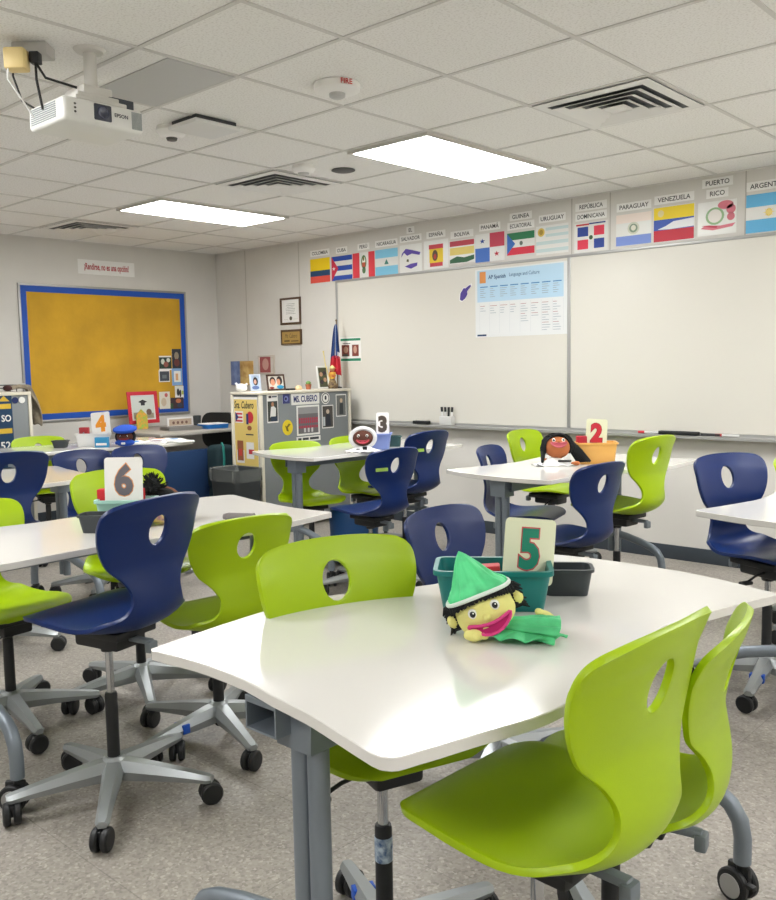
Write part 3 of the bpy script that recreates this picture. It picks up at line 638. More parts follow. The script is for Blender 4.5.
# coloured tape and labels on three chairs
for i in (1, 18, 16):
    ch = CH[i]; sb = [c for c in ch.children if c.name.startswith('star_base')][0]
    for k in ((2,) if i == 1 else (0, 3)):
        m = MB(); m.box(.155, .185, -.0285, .0285, .080, .113, .002, M4=Matrix.Rotation(R(72*k), 4, 'Z'))
        tag(m.build('tape', M('blue_tape', (24, 84, 190), .5), sb), 'blue tape wrapped on one leg')
m = MB(); m.use(M('label_print', (190, 205, 215), .4, c2=(40, 80, 130), vscale=60)); m.lathe([(.0200, .275), (.0208, .276), (.0208, .332), (.0200, .333)], 20)
tag(m.build('column_label', None, CH[18]), 'printed blue and white label on the column')
TMESH = {}
def table(x, y, rz, label, P=PED, side=1):
    key = (str(P), side)
    if key not in TMESH: TMESH[key] = (beam_mesh(P, side), [[foot(s_, R_) for s_ in (-1, 1)] for _, _, R_ in P])
    BEAM, FT = TMESH[key]
    t = empty('classroom_table', (x, y, 0), rz, label, 'table', 'white wave-edged classroom tables')
    part('table_top', TOPM, t); part('frame_beam', BEAM, t)
    for g, (px_, y_, R_) in enumerate(P):
        for x_ in (-.022, .022): part('post', POST, t, (px_+x_, y_, 0))
        for q in (0, 1):
            part('foot_tube', FT[g][q], t, (px_, y_, 0))
            c_ = part('caster', TC_, t, (px_+(-1, 1)[q]*R_, y_, 0), random.uniform(0, 6.28)); part('hub_disc', TCD, c_)
    return t
table(1.2, -.19, 0, 'nearest white table with card 5, teal bin and green-hatted puppet')
table(-.53, 0, 180, 'white table at left carrying card 6, behind the foreground navy chair', PED6, -1)
table(-.165, 2.58, 177, 'white table with card 2 and long-haired puppet', PED2, -1)
table(-1.93, 2.65, 176, 'white table with card 3 in front of the grey cabinet', PED3, -1)
table(1.43, 2.10, 180, 'white table cut by the right photo edge, without a card', PED, -1)
table(-2.42, .12, 180, 'empty white table seen behind the left navy chair', PED, -1)
table(-3.90, 1.72, 180, 'farthest white table, carrying card 4 and open books', PED, -1)
# ------------------------------------------------------------------ bins, cards
def bin_mesh(w, d, h, rim, mat, name, lipw=.008, taper=.88):
    m = MB(); m.use(mat)
    o = lambda s_, z, k=1: [(x*s_*k, y*s_*k, z) for x, y in rrect(w, d, .02)]
    rg = [o(taper, 0), o(taper+.01, .002), o(1, h-rim), [(x, y, h-rim) for x, y in rrect(w+2*lipw, d+2*lipw, .026)], [(x, y, h) for x, y in rrect(w+2*lipw, d+2*lipw, .026)],
          [(x, y, h) for x, y in rrect(w-.006, d-.006, .018)], [(x*taper, y*taper, .004) for x, y in rrect(w-.006, d-.006, .018)]]
    m.rings(rg); return m
TEAL = M('teal_plastic', (0, 112, 110), .4); DK = M('charcoal_plastic', (50, 56, 60), .45)
def number_card(n, inkc, outc, loc, rz, tilt, lab, w=.165, h=.225, roll=0, paper=None):
    t = empty('number_card', loc, rz, lab, 'number card'); t.rotation_euler = (R(tilt), R(roll), R(rz))
    m = MB(); m.prism(rrect(w, h, .012, 4, 0, h/2), -.0015, 0, 'y'); m.build('card', paper or M('card_white', (232, 230, 226), .35), t)
    m = MB(); m.use(col(outc)); m.text(n, h*.80, 0, h*.51, -.0019, bold=.07, xs=.9); m.build('numeral_outline', None, t)
    m = MB(); m.use(col(inkc)); m.text(n, h*.80, 0, h*.51, -.0024, bold=.045, xs=.9); m.build('numeral', None, t)
    return t
ZT = .8202
# table 5
t = bin_mesh(.265, .15, .098, .012, TEAL, 'x').build('storage_bin', None, loc=(1.155, -.085, ZT), rot=(0, 0, R(36)))
tag(t, 'open teal plastic storage bin behind the green-hatted puppet', 'bin')
m = MB(); m.box(-.05, .05, -.02, .02, 0, .07, .004); tag(m.build('eraser_box', col((196, 50, 56)), loc=(1.12, -.085, ZT+.02), rot=(0, R(-4), R(36))), 'red box standing in the teal bin behind card 5', 'box')
t = bin_mesh(.125, .085, .068, .008, DK, 'x', .006, .84).build('small_bin', None, loc=(1.235, .115, ZT), rot=(0, 0, R(36)))
tag(t, 'small black plastic tray bin right of the teal bin', 'bin')
number_card('5', (12, 128, 104), (196, 70, 80), (1.215, -.03, ZT+.045), 62, -6, 'cream card with green number 5 standing in the teal bin', .138, .16, roll=8, paper=M('card_cream', (222, 224, 196), .3))
# table 6
t = bin_mesh(.20, .12, .10, .012, M('mint_plastic', (168, 214, 200), .4), 'x').build('storage_bin', None, loc=(-.555, -.035, ZT), rot=(0, 0, R(40)))
tag(t, 'pale mint plastic bin behind card 6', 'bin')
t = bin_mesh(.16, .09, .065, .008, DK, 'x', .006, .84).build('small_bin', None, loc=(-.50, -.165, ZT), rot=(0, 0, R(40)))
tag(t, 'small black bin on table 6, left of the navy chair back', 'bin')
for x, y, w_, lab in ((-.625, -.09, .035, 'red box in the mint bin left of card 6'), (-.52, -.0, .03, 'red and white box in the mint bin right of card 6')):
    m = MB(); m.box(-w_/2, w_/2, -.02, .02, 0, .13, .003); tag(m.build('eraser_box', col((190, 30, 40)), loc=(x, y, ZT+.005), rot=(0, 0, R(40))), lab, 'box')
number_card('6', (104, 100, 106), (222, 150, 90), (-.54, -.055, ZT+.07), 42, -4, 'white card with grey number 6 standing behind the navy chair back', .142, .185)
m = MB(); m.tube([(0, 0, .0), (.1, .03, 0)], .016, 12); m.tube([(.0, .0, .0), (-.02, -.005, 0)], [.016, .01], 12)
tag(m.build('hair_roll', M('grey_yarn', (126, 120, 120), .9, bump=.8, bscale=120), loc=(-.30, .24, ZT+.017), rot=(0, 0, R(10))), 'grey fuzzy roll on table 6 right of the navy chair back', 'toy')
# table 2
ORG = M('orange_plastic', (226, 170, 92), .45)
t = bin_mesh(.22, .13, .12, .01, ORG, 'x').build('storage_bin', None, loc=(-.12, 2.70, ZT), rot=(0, 0, R(38))); tag(t, 'light orange plastic bin behind the long-haired puppet', 'bin')
m = MB(); m.box(-.03, .03, -.02, .02, 0, .15, .004); tag(m.build('eraser_box', col((176, 30, 50)), loc=(-.185, 2.65, ZT+.005), rot=(0, 0, R(38))), 'dark red box in the orange bin beside card 2', 'box')
number_card('2', (196, 36, 56), (150, 30, 40), (-.125, 2.705, ZT+.075), 40, -6, 'cream card with red number 2 in the orange bin', .12, .175, roll=4, paper=M('card_cream', (0, 0, 0)))
# table 3
PER = M('periwinkle_plastic', (128, 146, 206), .45)
t = bin_mesh(.25, .13, .11, .01, PER, 'x').build('storage_bin', None, loc=(-1.80, 2.63, ZT), rot=(0, 0, R(38))); tag(t, 'periwinkle blue bin behind the puppet on table 3', 'bin')
t = bin_mesh(.09, .08, .075, .008, M('dark_teal_plastic', (34, 70, 72), .5), 'x', .006, .84).build('small_bin', None, loc=(-1.80, 2.86, ZT), rot=(0, 0, R(38))); tag(t, 'small dark teal bin right of the periwinkle bin', 'bin')
number_card('3', (74, 64, 56), (120, 104, 88), (-1.76, 2.69, ZT+.075), 42, -5, 'white card with dark number 3 in the periwinkle bin', .09, .175)
# table 4
t = empty('caddy', (-3.82, 1.66, ZT), 42, 'white plastic supply caddy behind card 4', 'caddy')
m = bin_mesh(.24, .12, .10, .01, WHITE, 'x'); m.build('body', None, t)
m = MB(); m.box(-.002, .002, -.05, .05, .01, .11); m.build('divider', GREYP, t, loc=(-.06, 0, 0))
m = MB(); m.box(-.045, .045, -.002, 0, 0, .07); m.use(M('blue_carton', (40, 140, 190), .4)); 
m = MB(); m.use(M('blue_carton', (40, 140, 190), .4)).box(-.05, .05, -.02, .02, 0, .075, .002).use(PAPER).box(-.04, .04, -.0215, -.02, .015, .032)
tag(m.build('marker_carton', None, loc=(-3.67, 1.645, ZT), rot=(0, 0, R(42))), 'small blue carton in front of the white caddy under card 4', 'box')
m = MB(); m.box(-.035, .035, -.02, .02, 0, .14, .004); tag(m.build('eraser_box', col((160, 36, 46)), loc=(-3.86, 1.61, ZT+.005), rot=(0, 0, R(42))), 'dark red box in the white caddy left of card 4', 'box')
number_card('4', (232, 146, 30), (232, 146, 30), (-3.735, 1.685, ZT+.07), 40, -6, 'white card with orange number 4 leaning in the white caddy', .145, .19, roll=-5)
t = bin_mesh(.11, .09, .055, .007, DK, 'x', .006, .8).build('small_bin', None, loc=(-3.93, 1.45, ZT), rot=(0, 0, R(40))); tag(t, 'small black bin on table 4 left of the white caddy', 'bin')
def book(loc, rz, w, d, lab, cover, spot):
    t = empty('open_book', loc, rz, lab, 'book', 'open magazines on table 4')
    m = MB()
    for s_ in (-1, 1):
        pr = [(s_*x, z) for x, z in ((0, .001), (w/2, .001), (w/2, .008), (w*.3, .016), (w*.1, .017), (0, .010))]
        m.prism(pr if s_ > 0 else pr[::-1], -d/2, d/2, 'y')
    m.build('pages', PAPER, t, sm=60)
    m = MB(); m.use(col(cover)); m.prism(ell(-w*.24, 0, w*.17, d*.32), .0172, .0178, 'z'); m.use(col(spot)); m.prism(ell(w*.27, .0, w*.14, d*.2), .0165, .0182, 'z'); m.build('printed_page', None, t)
book((-3.68, 2.0, ZT), 50, .36, .22, 'open magazine with blue picture on the far table, nearer the puppet', (60, 140, 210), (120, 90, 110))
book((-3.72, 2.24, ZT), 20, .26, .18, 'open magazine with brown and blue picture at end of the far table', (200, 150, 120), (60, 130, 190))
m = MB()
for k, (dx, a) in enumerate(((0, 4), (.01, -6), (-.006, 10))): m.box(-.09+dx, .09+dx, -.07, .07, k*.004, k*.004+.0035, M4=Matrix.Rotation(R(a), 4, 'Z'))
tag(m.build('paper_pile', PAPER, loc=(-3.52, 2.24, ZT)), 'loose white papers at the front right of the far table', 'papers')
# ------------------------------------------------------------------ puppets
def eye(t, x, y, z, s_, rz=0):
    m = MB(); m.ball((0, 0, 0), (s_, s_*.5, s_*1.15), 14, 8); e = m.build('eye', M('eye_white', (236, 236, 230), .4), t, loc=(x, y, z), rot=(0, 0, rz))
    m = MB(); m.ball((0, -s_*.42, 0), (s_*.62, s_*.2, s_*.7), 12, 8); m.build('pupil', M('pupil_dark', (20, 26, 36), .25), e)
    m = MB(); m.ball((s_*.2, -s_*.6, s_*.25), (s_*.16, s_*.06, s_*.18), 8, 6); m.build('eye_glint', M('eye_white', (0, 0, 0)), e)
def mouth(t, x, y, z, w, h, ry, lipc, inc, rz=0, open_=True):
    m = MB(); n = 22
    # lips: a torus-like loop, lens shaped, curved smile
    pts = []
    for k in range(n):
        a = 2*math.pi*k/n; px = w/2*math.cos(a); pz = h/2*math.sin(a)*(1 if math.sin(a) < 0 else .35)+.12*h-abs(px/(w/2))**2*(-.35*h)
        pts.append(Vector((px, (px/(w/2))**2*.012, pz)))
    rr_ = h*.10; rg = []
    for k in range(n):
        d = (pts[(k+1) % n]-pts[k-1]).normalized(); a_ = d.cross(Vector((0, 1, 0))).normalized()
        rg.append([pts[k]+(a_*math.cos(2*math.pi*q/8)+Vector((0, 1, 0))*math.sin(2*math.pi*q/8))*rr_ for q in range(8)])
    rg.append(rg[0]); m.rings(rg, True, False, False)
    mo = m.build('lips', M('lips_%02x%02x%02x' % lipc, lipc, .8), t, loc=(x, y, z), rot=(0, ry, rz))
    m = MB(); vs = [m.bm.verts.new((p_.x, p_.y-.001, p_.z)) for p_ in pts]; c0 = m.bm.verts.new((0, .004, 0))
    for k in range(n): m.face([c0, vs[k], vs[(k+1) % n]])
    m.build('tongue', M('mouth_%02x%02x%02x' % inc, inc, .8), mo)
def cloth(pts_fn, nu, nv, mat, name, t, th=.003):
    bm = bmesh.new(); g = [[bm.verts.new(pts_fn(i/nu, j/nv)) for j in range(nv+1)] for i in range(nu+1)]
    for i in range(nu):
        for j in range(nv): bm.faces.new([g[i][j], g[i+1][j], g[i+1][j+1], g[i][j+1]])
    bmesh.ops.recalc_face_normals(bm, faces=bm.faces)
    me = bpy.data.meshes.new(name); bm.to_mesh(me); bm.free(); me.materials.append(mat)
    for p_ in me.polygons: p_.use_smooth = True
    o = bpy.data.objects.new(name, me); C.objects.link(o); o.parent = t
    s_ = o.modifiers.new('s', 'SOLIDIFY'); s_.thickness = th
    return o
def hand_mesh(r, mat, name, t, loc, rot):
    m = MB(); m.ball((0, 0, 0), (r, r*.72, r*.55), 16, 10)
    for k, a in enumerate((-35, -12, 12, 35)):
        c_, s_ = math.cos(R(a)), math.sin(R(a)); m.ball((r*.95*c_, r*.75*s_, 0), (r*.42, r*.24, r*.36), 10, 8, )
    m.ball((-.1*r, -r*.75, 0), (r*.32, r*.4, r*.34), 10, 8)
    return m.build(name, mat, t, loc, rot)
FELT = M('yellow_felt', (230, 224, 140), .95, bump=.5, bscale=400)
GRC = M('green_satin', (92, 226, 150), .55, bump=.3, bscale=60, var=.18, vscale=14)
HAIR = M('black_yarn', (20, 22, 24), .95, bump=1, bscale=160)
t = empty('hand_puppet', (1.285, -.298, ZT), 38, 'hand puppet with pale yellow face and green pointed hat before the teal bin', 'puppet')
hd = Matrix.Rotation(R(-22), 4, 'Y')
hc = Vector((0, 0, .060))
m = MB(); m.ball((0, 0, 0), (.064, .054, .052), 28, 18)
for v in m.bm.verts:
    if v.co.z < 0: v.co.x *= 1+.12*math.sin(-v.co.z/.052*1.6); v.co.y *= 1.02
    if v.co.z < -.018 and v.co.y < 0: v.co.y -= .008
    v.co.y -= .0
hr = m.build('head', FELT, t, hc, (0, R(-22), 0), 180)
eye(hr, -.024, -.049, .010, .0098); eye(hr, .026, -.049, .012, .0098)
for s_ in (-1, 1):
    m = MB(); m.tube([(s_*.024-.014, -.049, .026+.002), (s_*.026, -.052, .033), (s_*.026+.014, -.047, .028)], .0022, 8); m.build('eyebrow', HAIR, hr)
    m = MB(); m.ball((s_*.071, .004, -.004), (.015, .009, .017), 14, 10); m.ball((s_*.074, -.004, -.004), (.008, .004, .010), 10, 8); m.build('ear', FELT, hr)
m = MB(); m.ball((.001, -.058, -.004), (.0085, .008, .007), 12, 8); m.build('nose', FELT, hr)
mouth(hr, .004, -.060, -.029, .094, .034, 0, (214, 64, 134), (176, 14, 96))
m = MB(); rnd = random.Random(3)
for k in range(26):
    a = R(-15+210*k/25); x, y = .066*math.cos(a), .0; 
    xx = -.068+.136*k/25; yy = -.046*math.sqrt(max(0, 1-(xx/.07)**2)); zz = .030-.016*abs(xx/.07)**2
    m.tube([(xx, yy-.000, zz+.012), (xx*1.02+rnd.uniform(-.002, .002), yy-.005, zz+.005), (xx*1.04+rnd.uniform(-.004, .004), yy-.005, zz-.001)], [.006, .005, .002], 6)
for s_ in (-1, 1):
    for k in range(9):
        z = .03-.006*k; m.tube([(s_*.058, .0, z), (s_*(.074+rnd.uniform(0, .006)), .006, z-.004), (s_*(.084+rnd.uniform(0, .006)), .01+rnd.uniform(-.01, .01), z-.018)], [.008, .006, .0015], 6)
m.ball((0, .018, .008), (.068, .048, .052), 20, 12); m.build('hair', HAIR, hr)
m = MB()
ring = []
for k in range(33):
    a = 2*math.pi*k/32; ring.append((.070*math.cos(a), .060*math.sin(a)+.002, .043-.008*math.cos(a)**2))
m.tube(ring, .0045, 8, False); m.build('hat_trim', M('white_trim', (214, 226, 220), .9), hr)
def hatp(u, v):
    a = 2*math.pi*u; r = (1-v)**.8; rip = 1+(.10*math.sin(9*a+4*v)+.05*math.sin(17*a-3*v))*(1-v)**.6*min(1, v*5)
    bx = -.004*v+.0*v*v; z = .036+.098*v-.008*math.cos(a)**2*(1-v)
    if v < .3: r *= 1+.12*math.sin(v/.3*math.pi)
    return Vector((bx+.064*r*rip*math.cos(a)+.0*v, .052*r*rip*math.sin(a)+.002, z))
cloth(hatp, 72, 18, GRC, 'hat', hr, .002)
def shirtp(u, v):
    # flattened, rippled sleeve-like garment lying on the table, widening away from the neck
    a = 2*math.pi*u; L = v*.115
    w_ = .018+.034*v**.8; hh = .014+.010*v
    rip = .006*math.sin(6*a+5*v)*v+.004*math.sin(11*a)*v
    cx = .028+L; cy = -.012-.012*v+.006*math.sin(v*4)
    return Vector((cx+.014*math.sin(a)*v, cy+(w_+rip)*math.cos(a), .026-.006*v+(hh+rip)*math.sin(a)))
cloth(shirtp, 60, 20, GRC, 'shirt', t, .0025)
def skirtp(u, v):
    a = R(-165+150*u); r = .02+.058*v
    rip = .010*math.sin(u*13)*v
    return Vector((.085+r*1.15*math.cos(a), -.022+r*.8*math.sin(a)*.9, .0045+.022*(1-v)+abs(rip)+.004*v))
cloth(skirtp, 48, 10, GRC, 'shirt_hem', t, .002)
hand_mesh(.024, FELT, 'hand', t, (-.022, -.048, .016), (0, 0, R(15)))
hand_mesh(.022, FELT, 'hand', t, (.135, .028, .032), (R(20), R(-25), R(150)))
# --- puppet 6: dark haired, lying on its side behind card 6, mostly hidden
t = empty('hand_puppet', (-.55, .04, ZT), 42, 'black-haired puppet lying behind card 6 and the navy chair', 'puppet')
BRN = M('brown_felt', (120, 74, 50), .95, bump=.4, bscale=400)
m = MB(); m.ball((0, 0, 0), (.06, .05, .05), 20, 14); hr = m.build('head', BRN, t, (.06, .09, .07), (0, R(30), 0))
m = MB(); rnd = random.Random(5)
m.ball((0, 0, 0), (.036, .036, .042), 16, 10)
m.ball((.045, .0, -.03), (.045, .035, .03), 14, 8); m.ball((.1, .0, -.045), (.06, .045, .028), 14, 8)
for k in range(90):
    a = rnd.uniform(0, 6.28); e_ = rnd.uniform(-.4, 1.5); d = Vector((math.cos(a)*math.cos(e_), math.sin(a)*math.cos(e_), math.sin(e_)))
    m.tube([d*.025, d*.042, d*.060+Vector((rnd.uniform(-.01, .01), 0, rnd.uniform(-.005, .005)))], [.005, .004, .001], 5)
m.build('hair', HAIR, t, (.02, .03, .125))
YEL = M('yellow_print', (228, 206, 110), .8, c2=(120, 60, 130), vscale=30)
m = MB(); m.ball((0, 0, 0), (.10, .06, .035), 24, 10); m.build('shirt', YEL, t, (.10, -.04, .036), (0, 0, R(20)))
hand_mesh(.022, BRN, 'hand', t, (.03, -.105, .018), (0, 0, R(-60)))
# --- puppet 2: brown face, long black hair, white top
t = empty('hand_puppet', (-.25, 2.50, ZT), 42, 'brown-faced puppet with long black hair and white top on table 2', 'puppet'); t.scale = (.74, .74, .74)
BR2 = M('tan_felt', (178, 104, 62), .95, bump=.4, bscale=400)
m = MB(); m.ball((0, 0, 0), (.095, .075, .088), 24, 16); hr = m.build('head', BR2, t, (0, 0, .135), (R(-25), 0, 0), 180)
mouth(hr, 0, -.084, -.012, .12, .05, 0, (196, 96, 110), (190, 90, 100))
eye(hr, -.036, -.066, .032, .013); eye(hr, .036, -.066, .032, .013)
m = MB(); m.ball((0, -.083, .012), (.014, .012, .011), 12, 8); m.build('nose', BR2, hr)
m = MB(); rnd = random.Random(9)
for k in range(40):
    a = R(-20+220*k/39); x, z = .098*math.cos(a), .09*math.sin(a)
    m.tube([(x*.9, -.01, z*.98+.0), (x*1.12, .0, z*1.05+.008), (x*1.2+rnd.uniform(-.008, .008), .01, z*.6-.02)], [.022, .02, .012], 6)
for s_ in (-1, 1):
    for k in range(7):
        e_ = .15 if s_ > 0 else .03
        m.tube([(s_*.09, .0+.008*k, .05), (s_*(.11+.01*k*(s_ > 0)), -.0, -.03), (s_*(.10+e_*(.35+.09*k)), -.01-.01*k, -.118+.002*k)], [.022, .02, .010], 6)
m.ball((0, .03, .01), (.1, .07, .095), 20, 12); m.build('hair', HAIR, t, (0, 0, .135))
WC = M('white_cotton', (226, 226, 226), .9, bump=.4, bscale=90)
def sk(u, v):
    a = R(180+180*u); r = .03+.10*v; rp = .012*math.sin(u*19)*v
    return Vector((-.03+1.35*r*math.cos(a), -.02+(r+rp)*math.sin(a)*.95, .004+.055*(1-v)**1.5+abs(rp)*.8))
cloth(sk, 48, 10, WC, 'white_top', t, .003)
m = MB(); m.box(-.01, .09, -.09, -.075, .03, .045, .004); m.build('black_trim', BLACK, t); m = MB(); m.tube([(-.12, -.09, .006), (-.17, -.06, .006)], [.014, .008], 8); m.build('black_sleeve', BLACK, t)
hand_mesh(.026, BR2, 'hand', t, (-.095, -.02, .04), (0, 0, R(200))); hand_mesh(.03, BR2, 'hand', t, (.125, -.09, .02), (0, 0, R(190)))
# --- puppet 3: white helmet-like hood
t = empty('hand_puppet', (-1.74, 2.47, ZT), 42, 'dark-faced puppet in a white hood on table 3', 'puppet'); t.scale = (.95, .95, .86)
DB = M('dark_brown_felt', (92, 54, 42), .95, bump=.4, bscale=400)
m = MB(); m.ball((0, 0, 0), (.078, .06, .066), 24, 14); hr = m.build('head', DB, t, (0, 0, .105), (0, 0, 0), 180)
eye(hr, -.03, -.052, .022, .010); eye(hr, .03, -.052, .022, .010)
mouth(hr, 0, -.06, -.026, .09, .032, 0, (190, 70, 80), (214, 90, 110))
m = MB(); ring = []
for k in range(33):
    a = 2*math.pi*k/32; ring.append((.084*math.cos(a), -.01, .074*math.sin(a)))
m.tube(ring, .018, 10, False); m.ball((0, .03, .005), (.094, .06, .084), 20, 12); m.build('hood', WC, t, (0, 0, .107))
def sk3(u, v):
    a = R(180+180*u); r = .03+.07*v; rp = .008*math.sin(u*21)*v
    return Vector((1.3*r*math.cos(a), -.02+(r+rp)*math.sin(a), .004+.04*(1-v)**1.4+abs(rp)))
cloth(sk3, 40, 8, WC, 'white_suit', t, .003)
m = MB(); m.box(.0, .03, -.085, -.07, .02, .045, .003); m.box(-.045, -.02, -.085, -.07, .015, .03, .003); m.build('suit_patch', BLACK, t)
# --- puppet 4: blue beret
t = empty('hand_puppet', (-3.60, 1.80, ZT), 42, 'puppet in a bright blue cap on the far table beside card 4', 'puppet'); t.scale = (.76, .76, .8)
m = MB(); m.ball((0, 0, 0), (.085, .06, .062), 20, 12); hr = m.build('head', DB, t, (0, 0, .09), (0, 0, 0), 180)
eye(hr, -.03, -.05, .006, .011); eye(hr, .03, -.05, .006, .011); mouth(hr, 0, -.06, -.024, .1, .02, 0, (150, 50, 50), (120, 36, 40))
BLU = M('blue_cloth', (20, 70, 170), .85, bump=.4, bscale=90)
m = MB(); m.lathe([(.001, .05), (.07, .045), (.115, .025), (.118, .01), (.10, -.006), (.075, -.012), (.001, -.01)], 28); m.build('cap', BLU, t, (0, 0, .145), (R(10), 0, 0))
m = MB(); rnd = random.Random(2)
for k in range(30):
    a = R(-30+240*k/29); m.ball((.085*math.cos(a), .0, .062*math.sin(a)), (.022, .03, .02), 8, 6)
m.build('hair', HAIR, t, (0, .01, .088))
m = MB(); m.ball((0, 0, 0), (.10, .06, .035), 20, 8); m.build('shirt', BLU, t, (0, -.02, .034))
m = MB(); m.box(-.02, .02, -.082, -.07, .02, .04, .004); m.build('collar', WC, t)
# ------------------------------------------------------------------ cabinet with pictures
CG = M('grey_cabinet_panel', (126, 131, 134), .6, bump=.4, bscale=500); CT = M('almond_trim', (214, 208, 192), .45)
t = empty('storage_cabinet', (-3.525, 3.41, 0), 0, 'grey-backed storage cabinet with yellow poster side and pictures, left of whiteboard', 'cabinet')
m = MB(); m.box(-.155, .205, -.52, .52, .05, 1.165, .002); m.build('body', CG, t)
m = MB(); m.box(-.17, .225, -.535, .535, 1.168, 1.19, .004); m.build('top_panel', CT, t)
for q in ((-.17, -.145, -.535, -.515), (.195, .225, -.535, -.505), (.2, .222, .505, .53)): m = MB(); m.box(*q, 0, 1.165, .003); m.build('edge_trim', CT, t)
XC = -3.525+.2055
def cab(y0, y1, z0, z1, name, layers, label, cat, base=PAPER, group=None):
    w, h = y1-y0, z1-z0
    return art(name, [(c_,)+tuple([(a*w-w/2, b_*h) for a, b_ in q] if q[0] != 'T' else q for q in qs) for c_, *qs in layers], (XC, (y0+y1)/2, z0), 90, label, cat, group, (-w/2, 0, w/2, h), base=base)
GC = 'photos stuck on the grey cabinet back'
cab(2.962, 3.082, .93, 1.172, 'magnet_photo', [((60, 64, 60), U(.06, .05, .94, .75)), ((226, 226, 224), [(.25, .2), (.75, .15), (.8, .5), (.6, .58), (.35, .56)]), ((180, 130, 100), ell(.5, .64, .12, .08)), ((60, 50, 60), U(.15, .86, .4, .94)), ((90, 96, 110), U(.45, .88, .9, .93)), ((44, 60, 80), U(.3, .05, .9, .22))], 'photo of person in white shirt on the grey cabinet, leftmost', 'photo', group=GC)
cab(3.134, 3.214, 1.085, 1.165, 'magnet', [((56, 60, 120), U(0, 0, 1, 1)), ((120, 130, 190), ell(.5, .5, .3, .3)), ((40, 40, 80), ell(.45, .5, .15, .15))], 'dark blue square magnet left of the name sign', 'magnet')
cab(3.232, 3.56, 1.068, 1.165, 'name_sign', [((30, 44, 110), ('T', 'MS. CUBERO', .075, 0, .047, .66, .03))], 'white name sign reading MS. CUBERO on the grey cabinet', 'sign')
m = MB(); m.use(PAPER).prism(ell(0, 0, .052, .052, 28), -.002, 0, 'y').use(col((60, 64, 72))).prism(ell(0, 0, .044, .044, 28), -.0024, -.002, 'y').use(PAPER).prism(ell(0, 0, .036, .036, 28), -.0028, -.0024, 'y').use(col((60, 64, 72))).prism(ell(0, .003, .012, .02, 12), -.0032, -.0028, 'y')
tag(m.build('round_decal', None, loc=(XC, 3.635, 1.113), rot=(0, 0, R(90))), 'round white emblem with dark ring right of the name sign', 'sticker')
dots = [ell(.12+.095*k, .28+.12*(r % 2)*.3+.13*r, .04, .055, 8) for k in range(9) for r in range(3)]
cab(3.288, 3.556, .80, 1.068-.008, 'team_photo', [((110, 108, 112), U(.06, .06, .94, .94)), ((150, 150, 152), U(.06, .72, .94, .94)), ((176, 60, 84),)+tuple(dots), ((206, 206, 206), U(.3, .1, .38, .24), U(.46, .1, .54, .24), U(.62, .1, .7, .24))], 'large white-framed team photo in red on the grey cabinet', 'photo', group=GC)
cab(3.28, 3.562, .745, .79, 'lettered_strip', [((30, 34, 44), ('T', 'SPANISH ROOM', .032, 0, .022, .85, .02))] if False else [((50, 54, 60), U(.06, .3, .2, .75), U(.25, .3, .5, .75), U(.55, .3, .93, .75))], 'narrow white strip with dark marks under the team photo', 'sign')
m = MB(); m.use(M('yellow_sticker', (232, 206, 40), .5)).prism(ell(0, 0, .058, .066, 30), -.002, 0, 'y').use(col((120, 104, 30))).prism([(-.03, .02), (-.012, -.03), (.012, -.034), (.002, -.002), (.034, .026), (.014, .034), (-.01, .01)], -.0025, -.002, 'y')
tag(m.build('round_sticker', None, loc=(XC, 3.182, .88), rot=(0, 0, R(90))), 'round yellow sticker on the grey cabinet', 'sticker')
cab(3.588, 3.728, .845, 1.05, 'magnet_photo', [((74, 70, 66), U(.05, .04, .95, .96)), ((196, 180, 160), ell(.5, .72, .14, .1)), ((40, 44, 56), [(.3, .1), (.75, .1), (.7, .6), (.35, .6)]), ((190, 196, 200), U(.08, .1, .25, .5))], 'photo of a person in dark clothes right of the team photo', 'photo', group=GC)
cab(3.764, 3.892, .94, 1.14, 'magnet_photo', [((110, 112, 110), U(.05, .04, .95, .96)), ((50, 54, 58), [(.3, .1), (.7, .1), (.68, .6), (.35, .6)]), ((200, 176, 150), ell(.5, .72, .13, .1))], 'grey photo of a standing person, rightmost on the grey cabinet', 'photo', group=GC)
# side poster (faces -Y)
YS = 3.41-.5215
L_ = [(M('kraft_yellow', (222, 196, 112), .7), rect(-.15, .0, .155, 1.0-.02)),
      ((34, 36, 40), ('T', 'Sra. Cubero', .085, -.02, .93, .62, .02, .2)),
      ((232, 230, 226), rect(-.14, .78, -.03, .88), rect(-.13, .44, -.03, .55), rect(.0, .48, .1, .62), ell(-.06, .2, .06, .05), rect(.01, .32, .1, .38)),
      ((196, 50, 60), rect(-.135, .79, -.04, .805), rect(-.135, .82, -.04, .835), rect(-.135, .85, -.04, .865), ell(.06, .83, .045, .05), rect(.03, .52, .1, .56)),
      ((40, 50, 110), [(-.135, .785), (-.09, .83), (-.135, .875)], rect(.01, .77, .04, .86)),
      ((150, 90, 60), rect(-.12, .46, -.04, .63), ell(.05, .74, .03, .02)),
      ((50, 46, 60), rect(-.15, .4, -.02, .415), ell(.07, .28, .03, .03), [(-.11, .17), (-.05, .25), (-.03, .18), (-.0, .16), (-.05, .13)], rect(.0, .68, .1, .69)),
      ((200, 70, 60), ell(-.03, .2, .02, .02), rect(-.1, .5, -.06, .56))]
art('decorated_poster', L_, (-3.51, YS, .15), 0, 'yellow decorated poster covering the cabinet side', 'poster', board=(-.155, -.01, .16, 1.0), base=PAPER, th=.003)
